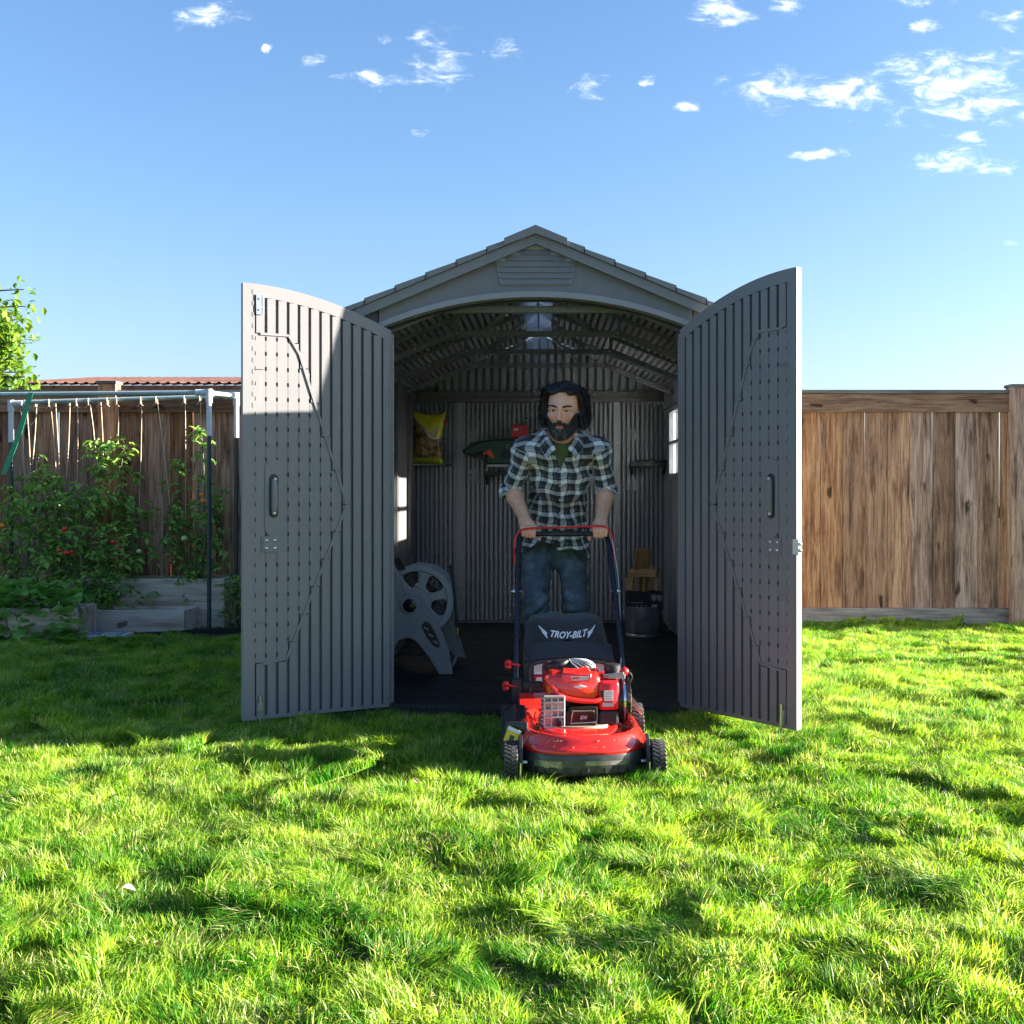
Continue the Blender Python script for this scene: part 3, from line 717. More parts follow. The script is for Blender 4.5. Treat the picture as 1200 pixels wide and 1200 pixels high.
        for i in range(nr):
            s0 = .038+i*pitch; s1 = s0+pitch; c_ = (s0+s1)/2
            zt = topz(c_)-.061
            # find crossing heights of the pegged field for this rib
            if c_ > .49: za, zb = 1.78, .30
            elif c_ > .44: za, zb = 1.70+(c_-.44)/.05*.08, .43-(c_-.45)/.05*.12
            elif c_ > .215: za, zb = 1.01+(c_-.215)/(.225)*.69, 1.01-(c_-.215)/.235*.58
            else: za = zb = None
            g = gap/2
            if za is None: bx(s0+g, s1-g, .062, zt)
            else:
                bx(s0+g, s1-g, .062, zb-.004); bx(s0+g, s1-g, za+.004, zt)
                dz0 = (-.06 if c_ < .44 else 0)
                z = zb
                while z < za-.001:
                    k = math.floor((z+1e-6)/.068); zn = k*.068+.050; ze = (k+1)*.068
                    if z < zn: z1 = min(za, zn); bx(s0+.0009, s1-.0009, z, z1, F0, F0+pr*.86)
                    else: z1 = min(za, ze); bx(s0+.0046, s1-.0046, z, z1, F0, F0+pr*.86)
                    z = z1
        # step line round the pegged field
        for (a, c) in zip(hexp[:-1], hexp[1:]):
            a_, c_ = Vector((a[0], 0, a[1])), Vector((c[0], 0, c[1])); d = c_-a_; nrm = Vector((-d.z, 0, d.x)).normalized()*.0055
            q = [a_-nrm, c_-nrm, c_+nrm, a_+nrm]
            mb.prism([(v.x, v.z) for v in q], m_*(F0+.001), m_*(F0+pr+.0025))
        # outer face: plain raised field
        bx(.06, .64, .12, 1.72, -F0-.006, -F0)
        # stile furniture lines
        for z in (1.62, .62, .48, .12): bx(.602, .645, z, z+.0035, F0+pr*.86, F0+pr+.002, 1)
        for i in range(38): bx(.6475, .6555, .07+i*.051, .07+i*.051+.020, F0+pr, F0+pr+.0015, 1)
        for i in range(60): bx(.0125, .0225, .06+i*.0295, .06+i*.0295+.017, F0+pr, F0+pr+.0015, 1)
        # pad round the handle
        mb.prism([(.555+.045*math.cos(t), 1.04+(.13 if math.sin(t) > 0 else -.13)+.045*math.sin(t)) for t in np.linspace(0, 2*PI, 24, endpoint=False)]if 1 else [], m_*(F0), m_*(F0+pr+.0018))
        mb.prism([(.575-.04, .795), (.575+.04, .795), (.575+.04, .868), (.575-.04, .868)], m_*F0, m_*(F0+pr+.0022))
        o = mb.build('door', [M['shed'], M['shed']], S)
        ang = math.atan2(u.y, u.x); o.rotation_euler = (0, 0, ang); o.location = (sgn*.706, -.040, 0)
        o['label'] = 'left door swung open, its top corner in sunlight' if sgn < 0 else 'right door swung open, its face in shade'
        # sub parts
        y = m_*(F0+pr+.002)
        hb = MB()
        for zc in (1.0,):
            pts = [(.560+.021*math.cos(t), 1.05+(.078 if math.sin(t) > 0 else -.078)+.021*math.sin(t)) for t in np.linspace(0, 2*PI, 20, endpoint=False)]
            hb.prism(pts, y, y+m_*.002, 1)
            hb.tube([(.560, y+m_*.006, .975), (.560, y+m_*.012, 1.0), (.560, y+m_*.012, 1.10), (.560, y+m_*.006, 1.125)], [.010, .014, .014, .010], 10, 0)
            hb.ball((.560, y+m_*.010, .972), .010, 10, 6, 2); hb.ball((.556, y+m_*.010, 1.126), .009, 10, 6, 2)
        hb.build('handle', [M['shed'], M['shed_dark'], M['steel']], o, smooth=35)
        lp = MB(); lp.bb(.543, .607, min(y, y+m_*.003), max(y, y+m_*.003), .800, .863)
        for a in (.556, .594):
            for c_ in (.814, .849): lp.ball((a, y+m_*.003, c_), (.0085, .006, .0085), 10, 6, 1)
        lp.build('latch_plate', [M['shed'], M['steel']], o, smooth=35)
        bk = MB(); ya, yb = sorted((y-m_*.002, y+m_*.004))
        bk.bb(.612, .640, ya, yb, 1.865, 1.955); bk.bb(.606, .612, ya, yb+.002, 1.87, 1.955)
        for zc in (1.885, 1.935): bk.ball((.63, y+m_*.004, zc), (.005, .003, .005), 8, 6, 1)
        if sgn < 0: bk.build('hinge_bracket', [M['steel'], M['black']], o, smooth=35)
        bt = MB(); bt.bb(.612, .632, ya, yb, .05, .12); bt.tube([(.622, y+m_*.008, .03), (.622, y+m_*.008, .15)], .006, 8); bt.bb(.614, .630, ya, yb+.006, .075, .083, 1)
        bt.build('floor_bolt', [M['steel'], M['black']], o, smooth=35)
        if sgn > 0:
            st = MB(); st.bb(W_-.02, W_+.012, min(y, y-m_*.02), max(y, y-m_*.02), .80, .865); st.ball((W_+.012, y-m_*.01, .845), .010, 8, 6); st.ball((W_+.012, y-m_*.01, .818), .010, 8, 6)
            st.build('latch', M['steel'], o, smooth=35)
    door(-1); door(1)
def floorm():
    t = NT('black_floor_plastic'); co = t.coord(); f = t.noise(t.coord(scale=(.6, 6, 1)), 6, 5, .6)
    sp = t.m('GREATER_THAN', t.noise(co, 90, 4, .7), .70)
    c = t.mix(t.m('MULTIPLY', sp, .5), (.012, .012, .014), (.12, .11, .10))
    t.set(Base_Color=c, Roughness=t.m('ADD', t.m('MULTIPLY', f, .35), .28)); t.bump(t.noise(t.coord(scale=(1, 12, 1)), 20, 4), .3, .002); return t.mat
M['floor'] = floorm()
shed()
# ================= lawn mower =================
def mower():
    R = empty('lawn_mower', (.138, 4.12, .0), .048)
    tag(R, 'red push lawn mower with black grass bag and a curved red bar over the handle', 'lawn mower')
    def bd(mb, nm, mat, par=None, **k): return mb.build(nm, mat, par or R, **k)
    # --- deck ---
    C = (0, .27)
    def ring(s_, z, n=72, cut=None, sy=None, off=0):
        out = []
        for i in range(n):
            t = 2*PI*i/n; c_, s2 = math.cos(t), math.sin(t)
            e = 2/2.9
            x = .250*math.copysign(abs(c_)**e, c_)*s_; y = .345*math.copysign(abs(s2)**e, s2)*(sy or s_)
            out.append((C[0]+x, C[1]+y, z))
        return out
    prof = [(1.0, .085), (1.0, .118), (1.012, .124), (1.008, .131), (.985, .136), (.955, .146), (.93, .160), (.905, .172), (.875, .179), (.835, .178), (.80, .170), (.775, .158), (.75, .150), (.70, .148), (.66, .150), (.63, .158), (.61, .163), (.55, .165), (.02, .166)]
    mb = MB(); mb.loft([ring(a, z) for a, z in prof]); bd(mb, 'deck', M['red'], smooth=50)
    # raised rear corner of the deck
    mb = MB(); mb.loft([[( -.225, .50, z0), (-.10, .50, z0), (-.10, .66, z1), (-.225, .66, z1)] for z0, z1 in ((.15, .16), (.175, .205), (.18, .213))]); bd(mb, 'deck_shoulder', M['red'], bevel=.012, smooth=40)
    # front bumper skirt
    n = 40; rings = []
    for i in range(n+1):
        t = PI+PI*.08+PI*.84*i/n; e = 2/2.9; c_, s2 = math.cos(t), math.sin(t)
        x = .250*math.copysign(abs(c_)**e, c_); y = C[1]+.345*math.copysign(abs(s2)**e, s2)
        rings.append([(x*.985, (y-C[1])*.985+C[1], .117), (x*1.015, (y-C[1])*1.012+C[1], .117), (x*1.03, (y-C[1])*1.03+C[1], .100), (x*1.012, (y-C[1])*1.012+C[1], .052), (x*.985, (y-C[1])*.985+C[1], .040), (x*.97, (y-C[1])*.97+C[1], .044)])
    mb = MB(); mb.loft(rings); bd(mb, 'front_skirt', M['skirt'], smooth=30)
    for i in range(12):
        a = rings[4+int(i*2.8)][2]; b_ = rings[4+int(i*2.8)][3]; mx, my = (a[0]+b_[0])/2, (a[1]+b_[1])/2
        ang = math.atan2(mx, -(my-C[1]))
        mb = MB(); mb.box((0, 0, 0), (.026, .004, .022)); o = bd(mb, 'skirt_rib', M['black'], bevel=.0015, seg=1); o.location = (mx*1.004, (my-C[1])*1.004+C[1], .062); o.rotation_euler = (0, 0, ang)
    def onskirt(i, t, off=.0018):
        a_, b_ = Vector(rings[i][2]), Vector(rings[i][3]); p_ = a_+(b_-a_)*t; n_ = Vector((p_.x, p_.y-C[1], 0)).normalized(); return p_+n_*off
    for (i0, i1, t0, t1) in ((10, 17, .10, .62), (20, 27, .08, .40)):
        mb = MB(); mb.loft([[onskirt(i, t0), onskirt(i, t0, -.001), onskirt(i, t1, -.001), onskirt(i, t1)] for i in range(i0, i1+1)]); bd(mb, 'skirt_reflection', M['skirtbright'], smooth=40)  # pale strips standing in for bright reflections on the glossy skirt
    # clippings stuck on the deck
    r = random.Random(12); mb = MB()
    for i in range(90):
        t_ = r.uniform(PI, 2*PI); e = 2/2.9; k_ = r.choice((.66, .70, .74, .93, .97)); z = {.66: .152, .70: .150, .74: .151, .93: .162, .97: .142}[k_]
        x = .250*math.copysign(abs(math.cos(t_))**e, math.cos(t_))*k_; y = C[1]+.345*math.copysign(abs(math.sin(t_))**e, math.sin(t_))*k_
        mb.box((x, y, z+.001), (r.uniform(.006, .018), .0016, .0012), (r.uniform(-.3, .3), r.uniform(-.3, .3), r.uniform(0, 3)))
    bd(mb, 'grass_clippings', M['clip'])['kind'] = 'stuff'
    # --- wheels ---
    def wheel(x, y, r=.089, w=.050):
        n = 36; mb = MB()
        mb.lathe([(r*.62, -w/2), (r*.90, -w/2), (r*.97, -w*.42), (r*.97, w*.42), (r*.90, w/2), (r*.62, w/2)], axis='x', n=n)
        for i in range(30):
            for sx_, dl in ((-1, 0), (1, .10)):
                t = 2*PI*i/30+dl
                R_ = Matrix.Rotation(t, 3, 'X') @ Matrix.Rotation(sx_*.5, 3, 'Z')
                cpos = Matrix.Rotation(t, 3, 'X') @ Vector((sx_*w*.24, 0, r*.985)); mb.box(cpos, (w*.50, .0085, .008), R_)
        o = bd(mb, 'wheel', M['rubber'], smooth=35); o.location = (x, y, r)
        sg = 1 if x > 0 else -1
        m2 = MB(); m2.lathe([(.004, sg*w*.30), (r*.20, sg*w*.52), (r*.25, sg*w*.34), (r*.50, sg*w*.22), (r*.60, sg*w*.46), (r*.63, sg*w*.46), (r*.63, -sg*w*.46)], axis='x', n=28)
        for k in range(6):
            t = 2*PI*k/6; m2.box((sg*w*.30, r*.40*math.cos(t), r*.40*math.sin(t)), (.008, r*.4, .010), Matrix.Rotation(t, 3, 'X'))
        m2.build('rim', M['darkmetal'], o, smooth=35)
        m3 = MB(); m3.tube([(sg*w*.5, 0, 0), (-sg*.06, 0, 0)], .008, 10); m3.build('axle_bolt', M['steel'], o, smooth=40)
        return o
    wheel(-.268, .0, .076); wheel(.272, .0, .076); wheel(-.272, .60, .086); wheel(.272, .60, .086)
    for x in (-.232, .234):
        mb = MB(); mb.prism([(-.05, .05), (.05, .05), (.05, .15), (.015, .175), (-.03, .16), (-.055, .11)], x-.007, x+.007, axis='x'); bd(mb, 'wheel_bracket', M['darkmetal'], bevel=.002)
        mb = MB(); mb.tube([(x*1.01, -.065, .03), (x*1.01, -.063, .088)], .004, 8); bd(mb, 'height_rod', M['steel'], smooth=40)
    # height lever with red knob ends at the left rear
    for (y, z, x) in ((.70, .33, -.262), (.66, .245, -.272)):
        mb = MB(); mb.tube([(x+.045, y, z-.006), (x, y, z)], .006, 8)
        for t in range(3):
            a = t*2*PI/3+.4; mb.ball((x-.006, y+.011*math.cos(a), z+.013*math.sin(a)), (.014, .012, .012), 10, 8)
        mb.ball((x-.008, y, z), (.016, .012, .012), 10, 8); bd(mb, 'red_knob', M['redp'], smooth=60)
    # side discharge cover with its warning sticker
    mb = MB()
    mb.loft([[(-.20, .10, .15), (-.20, .46, .20), (-.20, .46, .12), (-.20, .10, .10)], [(-.245, .10, .155), (-.245, .47, .205), (-.25, .47, .09), (-.25, .10, .08)], [(-.290, .15, .135), (-.290, .45, .165), (-.305, .45, .055), (-.305, .15, .05)]])
    bd(mb, 'discharge_cover', M['black'], bevel=.008, smooth=40)
    nrm = Vector((-.045, 0, .03)); 
    mb = MB(); mb.add([(-.300, .115, .085), (-.247, .105, .1605), (-.2475, .21, .173), (-.297, .20, .118)], [(0, 1, 2, 3)]); 
    def stick(pts, mat, nm, off):
        vs = [Vector(p) for p in pts]; nn = (vs[1]-vs[0]).cross(vs[2]-vs[0]).normalized()
        if nn.z < 0: nn = -nn
        m = MB(); m.add([v+nn*off for v in vs]+[v+nn*(off-.0012) for v in vs], [tuple(range(len(vs))), tuple(range(2*len(vs)-1, len(vs)-1, -1))]+[(i, i+len(vs), (i+1) % len(vs)+len(vs), (i+1) % len(vs)) for i in range(len(vs))]); return bd(m, nm, mat)
    # flat front corner of the cover carries the sticker
    a, b_, c_, d = Vector((-.292, .135, .098)), Vector((-.222, .088, .104)), Vector((-.222, .094, .192)), Vector((-.285, .143, .182))
    mb = MB(); mb.add([(-.300, .15, .05), (-.205, .085, .055), (-.205, .092, .20), (-.285, .155, .19), (-.30, .19, .05), (-.2, .13, .055), (-.2, .13, .20), (-.285, .19, .19)], [(0,1,2,3), (7,6,5,4), (0,4,5,1), (1,5,6,2), (2,6,7,3), (3,7,4,0)]); bd(mb, 'cover_flap', M['black'], bevel=.004)
    fl = lambda s_, t: a+(b_-a)*s_+(d-a)*t+((c_-b_)-(d-a))*s_*t
    q = [fl(.0, .35), fl(.25, 1.0), fl(1.0, .75), fl(.55, .0)]
    def fstick(q, mat, nm, off):
        nn = Vector((-.55, -.83, .05)).normalized(); m = MB(); k = len(q)
        m.add([v+nn*off for v in q]+[v+nn*(off-.006) for v in q], [tuple(range(k)), tuple(range(2*k-1, k-1, -1))]+[(i, i+k, (i+1) % k+k, (i+1) % k) for i in range(k)]); bd(m, nm, mat)
    fstick(q, M['yellow'], 'warning_sticker', .009)
    fstick([fl(.25, 1.0), fl(1.0, .75), fl(.92, .64), fl(.215, .86)], M['white'], 'sticker_band', .0105)
    fstick([fl(.30, .33), fl(.38, .62), fl(.62, .55), fl(.50, .2)], M['black'], 'sticker_mark', .0105)
    # --- engine ---
    mb = MB(); mb.lathe([(.150, .158), (.156, .163), (.156, .171), (.06, .172)], (.0, .31, 0), 'z', 40); bd(mb, 'engine_plate', M['tan'], smooth=40)
    E = empty('engine', (-.005, 0, 0)); E.parent = R
    def eb(mb, nm, mat, **k): return mb.build(nm, mat, E, **k)
    mb = MB(); mb.bb(-.10, .15, .24, .44, .172, .30); eb(mb, 'crankcase', M['black'], bevel=.015)
    # cylinder head: cast box of fins and cells
    mb = MB(); mb.bb(-.131, -.056, .185, .25, .165, .285); H = eb(mb, 'cylinder_head', M['alloy'], bevel=.006)
    mb = MB()
    for z in (.168, .205, .232, .262, .283): mb.bb(-.134, -.053, .168, .186, z-.0045, z+.0045)
    for x in (-.131, -.104, -.080, -.056): mb.bb(x-.0035, x+.0035, .170, .186, .168, .283)
    mb.bb(-.129, -.105, .177, .187, .206, .232); mb.bb(-.080, -.058, .174, .187, .233, .262); mb.bb(-.102, -.082, .176, .187, .233, .26)
    mb.build('cooling_fins', M['alloy'], H, bevel=.002, seg=1)
    mb = MB(); mb.lathe([(.016, 0), (.016, -.012), (.010, -.014), (.010, -.004)], (-.076, .172, .186), 'y', 18); 
    mb.v = [(x, .172-(y-.172) if 0 else y, z) for x, y, z in mb.v]; mb.build('exhaust_port', M['black'], H, smooth=40)
    mb = MB()
    for i in range(7): mb.bb(-.142, -.131, .19, .26, .175+i*.016, .181+i*.016)
    mb.build('side_fin', M['alloy'], H)['kind'] = 'stuff'
    # air cleaner / muffler cover, black with raised rim
    mb = MB(); rr = lambda y, m_: [(-.050+m_, y, .168+m_), (.070-m_, y, .164+m_), (.076-m_, y, .200), (.074-m_, y, .244-m_), (-.030+m_, y, .247-m_), (-.052+m_, y, .215)]
    mb.loft([rr(.25, 0), rr(.185, 0), rr(.176, .006), rr(.176, .012), rr(.181, .016)]); cv = eb(mb, 'air_cleaner_cover', M['glossblack'], smooth=30)
    m = MB(); xs = [(-.022, .228), (.060, .228), (.063, .184), (-.030, .180)]
    m.tube([(x, .1775, z) for x, z in xs]+[(xs[0][0], .1775, xs[0][1])], .0022, 6); m.build('cover_rim', M['greyprint'], cv, smooth=40)
    t = text_mesh('EXi', .018, bold=True, shear=.3); inst(t, 'cover_lettering', cv, (.018, .1755, .197), (PI/2, 0, 0)); t.materials.append(M['greyprint'])
    # red shroud
    def rrect(x0, x1, z0, z1, y, r=.012, n=4, slope=0):
        out = []
        for cx_, cz_, a0 in ((x1-r, z1-r, 0), (x0+r, z1-r, PI/2), (x0+r, z0+r, PI), (x1-r, z0+r, 1.5*PI)):
            for i in range(n+1):
                t_ = a0+PI/2*i/n; out.append((cx_+r*math.cos(t_), y, cz_+r*math.sin(t_)))
        return out
    mb = MB()
    mb.loft([rrect(-.128, .092, .245, .372, .50, .03), rrect(-.130, .095, .250, .376, .36, .03), rrect(-.128, .093, .256, .372, .25, .03), rrect(-.122, .088, .262, .362, .215, .025), rrect(-.110, .075, .272, .350, .200, .02)])
    eb(mb, 'engine_shroud', M['red'], smooth=50)
    # brow sweeping across the front of the shroud
    mb = MB(); mb.tube(smoothline([(-.125, .215, .352), (-.085, .196, .300), (-.055, .19, .278), (0, .187, .266), (.06, .190, .262), (.088, .2, .27)], 5), [.010]*26, 10); eb(mb, 'shroud_ridge', M['red'], smooth=60)
    mb = MB(); mb.loft([[( -.065, .205, .368), (.055, .205, .368), (.045, .30, .384), (-.055, .30, .384)], [(-.060, .195, .332), (.050, .195, .332), (.045, .30, .34), (-.055, .30, .34)]]); eb(mb, 'shroud_brow', M['red'], bevel=.006, smooth=50)
    mb = MB(); mb.prism([(-.030, .357), (.042, .357), (.038, .344), (-.022, .342)], .190, .1935); eb(mb, 'shroud_badge', M['greyprint'])
    mb = MB(); mb.prism([(-.022, .3555), (.005, .3555), (.003, .350), (-.02, .349)], .1885, .1899); eb(mb, 'badge_stripe', M['redp'])
    mb = MB(); mb.prism([(-.022, .318), (.006, .3255), (.034, .318), (.006, .3105)], .190, .1995); eb(mb, 'diamond_emblem', M['greyprint'], bevel=.001)
    mb = MB(); mb.prism([(-.014, .3205), (.026, .3205), (.026, .3155), (-.014, .3155)], .1885, .1899); eb(mb, 'emblem_band', M['white'])
    # right hand red box with the maker's plate
    mb = MB(); mb.loft([rrect(.078, .160, .222, .352, .34, .014), rrect(.078, .160, .222, .342, .24, .014), rrect(.080, .159, .225, .335, .205, .012), rrect(.086, .153, .232, .328, .197, .01)]); eb(mb, 'fuel_tank', M['redp'], smooth=50)
    mb = MB(); mb.bb(.100, .136, .1945, .1975, .262, .302); eb(mb, 'plate_sticker', M['white'])
    for i in range(4): 
        mb = MB(); mb.bb(.1035, .1325, .1935, .1944, .296-i*.009, .2985-i*.009+.001); eb(mb, 'sticker_line', M['greyprint'])
    mb = MB(); mb.bb(.094, .138, .1945, .1975, .240, .255); eb(mb, 'plate_sticker', M['greyprint'])
    mb = MB(); mb.bb(.085, .096, .1945, .1975, .262, .302); eb(mb, 'plate_sticker', M['black'])
    mb = MB(); mb.bb(.080, .158, .20, .30, .166, .222); eb(mb, 'governor_cover', M['black'], bevel=.01)
    # round blower housing with chrome rim facing right
    mb = MB(); mb.lathe([(.080, .150), (.090, .158), (.092, .178), (.086, .196), (.05, .200), (.01, .201)], (0, .29, .252), 'x', 36); eb(mb, 'blower_housing', M['glossblack'], smooth=40)
    mb = MB(); mb.lathe([(.093, .176), (.0965, .178), (.0965, .186), (.091, .188), (.089, .182)], (0, .29, .252), 'x', 40, cap=False); mb.lathe([(.088, .203), (.092, .205), (.088, .208), (.082, .205)], (0, .29, .252), 'x', 40, cap=False); eb(mb, 'chrome_rim', M['chrome'], smooth=50)
    # carburettor clutter and fuel cap
    mb = MB(); mb.lathe([(.030, .348), (.030, .366), (.034, .368), (.034, .388), (.028, .392), (.01, .393)], (.140, .28, 0), 'z', 20); eb(mb, 'fuel_cap', M['black'], smooth=30)
    mb = MB(); mb.bb(.105, .165, .25, .31, .335, .350); mb.bb(.12, .185, .22, .235, .343, .360); mb.tube([(.10, .23, .355), (.18, .22, .365)], .005, 8); eb(mb, 'carburettor_bracket', M['alloy'], bevel=.003)
    mb = MB(); mb.tube(smoothline([(.17, .24, .37), (.20, .23, .365), (.215, .24, .345), (.205, .25, .32)], 5), .0035, 6); eb(mb, 'fuel_line', M['black'], smooth=50)
    mb = MB(); mb.ball((.183, .235, .368), (.018, .014, .018), 12, 8); mb.tube([(.165, .235, .368), (.183, .235, .368)], .007, 8); eb(mb, 'primer_bulb', M['redp'], smooth=60)
    # recoil starter cover with swirling vanes
    prf = [(.104, .340), (.104, .356), (.100, .370), (.090, .382), (.070, .391), (.040, .396), (.008, .398)]
    mb = MB(); mb.lathe(prf, (-.022, .36, 0), 'z', 40); St = eb(mb, 'starter_cover', M['black'], smooth=40)
    for i in range(8):
        pts = []
        for j in range(7):
            r_, z = prf[j]; a_ = -1.75+i*.25-.75*(1-j/6)*-1+.0
            pts.append((-.022+(r_+.002)*math.cos(a_), .36+(r_+.002)*math.sin(a_), z+.003))
        mb = MB(); mb.tube(pts, .0026, 5); mb.build('starter_vane', M['alloy'], St, smooth=50)
    mb = MB(); mb.tube(smoothline([(-.115, .30, .365), (-.11, .26, .385), (-.06, .25, .398), (-.04, .27, .405)], 5), .009, 8); eb(mb, 'starter_rope_grip', M['black'], smooth=50)
    mb = MB(); mb.bb(-.20, -.13, .40, .44, .275, .30); mb.tube([(-.205, .42, .288), (-.13, .42, .288)], .014, 12); eb(mb, 'exhaust_guard', M['black'], bevel=.003)
    # tension springs at right rear
    for k in range(3):
        mb = MB(); mb.tube([(.205, .50+k*.012, .255-k*.014), (.262, .30+k*.02, .205-k*.012)], .0035, 6); bd(mb, 'return_spring', M['steel'], smooth=50)
    # --- bag ---
    B = empty('grass_bag', (0, 0, 0)); B.parent = R
    def hring(y, z, hw, th, n=28, e=3.2, h=.12, ly=0):
        out = []
        for i in range(n):
            t_ = 2*PI*i/n; c_, s_ = math.cos(t_), math.sin(t_); out.append((hw*math.copysign(abs(c_)**(2/e), c_), y+th*math.copysign(abs(s_)**(2/e), s_), z))
        return out
    mb = MB()
    secs = [(.86, .17, .186, .07), (.90, .22, .194, .10), (.94, .30, .198, .135), (.99, .36, .192, .165), (1.03, .42, .184, .175), (1.06, .465, .174, .165), (1.075, .487, .160, .145), (1.085, .494, .12, .10), (1.09, .496, .02, .02)]
    mb.loft([hring(y+.02, z, hw, th) for y, z, hw, th in secs]); bo = mb.build('bag_body', M['fabric'], B, smooth=60)
    me = bo.data
    for v in me.vertices:
        x, y, z = v.co; k = .006*math.sin(x*38+z*20)*math.sin(z*33+y*9)+.004*math.sin(x*70+y*31)
        v.co = (x, y+k, z+k*.8)
    # plastic front panel of the bag with opening lip
    mb = MB(); pn = [(-.196, .18), (.196, .18), (.202, .30), (.190, .335), (.165, .345), (-.165, .345), (-.190, .335), (-.202, .30)]
    mb.prism([(x, z-.0) for x, z in pn], .762, .80); mb.build('bag_panel', M['bagplastic'], B, bevel=.008)
    mb = MB(); mb.tube(smoothline([(-.172, .752, .20), (-.174, .752, .29), (-.155, .752, .322), (-.10, .75, .332), (0, .75, .336), (.10, .75, .332), (.155, .752, .322), (.174, .752, .29), (.172, .752, .20)], 5), .0085, 8); mb.build('panel_rim', M['bagplastic'], B, smooth=60)
    mb = MB(); mb.loft([[(x, .752, z), (x, .85, z+.055), (x, .85, z+.045), (x, .758, z-.01)] for x, z in ((-.195, .335), (-.1, .348), (0, .352), (.1, .348), (.195, .335))]); mb.build('bag_lip', M['bagplastic'], B, smooth=40)
    mb = MB(); mb.bb(-.155, -.075, .757, .7615, .275, .325); mb.build('bag_label', M['white'], B)
    for i in range(4):
        mb = MB(); mb.bb(-.15, -.085, .7555, .7569, .288+i*.008, .291+i*.008); mb.build('label_line', M['greyprint'], B)
    mb = MB(); mb.bb(-.155, -.085, .757, .7615, .235, .270); mb.build('bag_label', M['redp'], B)
    mb = MB(); mb.bb(-.145, -.10, .7555, .7569, .243, .262); mb.build('label_line', M['white'], B)
    mb = MB(); mb.bb(.095, .165, .757, .7615, .262, .325); mb.build('bag_label', M['greyprint'], B)
    # lettering on the top of the bag
    tm = text_mesh('TROY-BILT', .052, bold=True, shear=.45)
    xs = [v.co.x for v in tm.vertices]; hw = (max(xs)-min(xs))/2; sc = .080/hw
    for v in tm.vertices:
        x = v.co.x*sc*1.05; z = v.co.y*.72; u_ = x/.105; z = z*(1+.0*u_)+.014*u_*u_
        v.co = (x, 0, z)
    tm.materials.append(M['white'])
    wing = MB()
    for sg in (-1, 1):
        wing.add([(sg*.090, 0, .022), (sg*.128, 0, .052), (sg*.125, 0, .043), (sg*.094, 0, .008)], [(0, 1, 2, 3)]); wing.add([(sg*.090, 0, .008), (sg*.118, 0, .032), (sg*.112, 0, .023), (sg*.090, 0, -.002)], [(0, 1, 2, 3)])
    def onbag(me):
        # lay the flat print on the bag top, just above its surface
        from mathutils.bvhtree import BVHTree
        bm = bmesh.new(); bm.from_mesh(bo.data); bv = BVHTree.FromBMesh(bm); bm.free()
        for v in me.vertices:
            x, _, z = v.co; o = Vector((x, .88+z*.55-.3, .425+z*1.0+.3)); d = Vector((0, .55, -.55)).normalized()
            # march the print along the mean slope of the bag top
            hit = bv.ray_cast(Vector((x, .4, .415+z)), Vector((0, 1, 0)))
            if hit[0] is not None: v.co = hit[0]+hit[1]*.0022*(1 if hit[1].y < 0 else -1)
    bm = bmesh.new(); bm.from_mesh(tm); bmesh.ops.subdivide_edges(bm, edges=[e for e in bm.edges if e.calc_length() > .012], cuts=2); bmesh.ops.triangulate(bm, faces=bm.faces); bm.to_mesh(tm); bm.free()
    from mathutils.bvhtree import BVHTree
    bm = bmesh.new(); bm.from_mesh(bo.data); bv = BVHTree.FromBMesh(bm); bm.free()
    lp = []
    for x, z in ((-.022, .372), (-.023, .39), (-.020, .402), (-.008, .408), (.008, .408), (.020, .402), (.023, .39), (.022, .372)):
        h_ = bv.ray_cast(Vector((x, .4, z)), Vector((0, 1, 0)))[0]; lp.append((x, (h_.y if h_ else .85)-.004, z))
    mb = MB(); mb.tube(smoothline(lp, 3), .0035, 6); mb.build('bag_handle', M['glossblack'], B, smooth=60)
    onbag(tm); inst(tm, 'bag_lettering', B)
    wm = wing.mesh('bag_wings', M['white']); onbag(wm); inst(wm, 'lettering_wing', B)
    # --- handle ---
    def hp(sg): return smoothline([(sg*.232, .70, .20), (sg*.232, .74, .30), (sg*.230, .80, .40), (sg*.224, .93, .56), (sg*.216, 1.10, .76), (sg*.212, 1.16, .83), (sg*.203, 1.183, .862), (sg*.185, 1.187, .870), (sg*.08, 1.187, .870)], 5)
    pts = hp(-1)+[Vector((0, 1.187, .870))]+hp(1)[::-1]
    mb = MB(); mb.tube(pts, .0115, 12); bd(mb, 'handle_tube', M['navy'], smooth=60)
    for sg in (-1, 1):
        mb = MB(); mb.tube([(sg*.232, .66, .12), (sg*.232, .70, .20), (sg*.232, .745, .31)], .0125, 10); bd(mb, 'handle_foot', M['darkmetal'], smooth=60)
        mb = MB(); mb.bb(sg*.232-.02, sg*.232+.02, .655, .70, .17, .27); bd(mb, 'handle_bracket', M['darkmetal'], bevel=.004)
        mb = MB(); mb.tube([(sg*.205, .99, .615), (sg*.252, .99, .615)], .004, 8); mb.ball((sg*.232, .99, .615), (.016, .012, .012), 10, 6); bd(mb, 'handle_bolt', M['steel'], smooth=50)
    mb = MB(); mb.tube([(-.062, 1.187, .870), (.062, 1.187, .870)], .0135, 12); bd(mb, 'handle_wrap', M['black'], smooth=60)
    # red bail
    bl = smoothline([(-.228, 1.15, .755), (-.232, 1.14, .80), (-.226, 1.145, .855), (-.200, 1.150, .888), (-.15, 1.152, .897), (0, 1.152, .901), (.15, 1.152, .906), (.200, 1.150, .900), (.226, 1.145, .865), (.234, 1.14, .80), (.233, 1.15, .74)], 6)
    mb = MB(); mb.tube(bl, .0050, 8); bd(mb, 'red_bail', M['redp'], smooth=60)
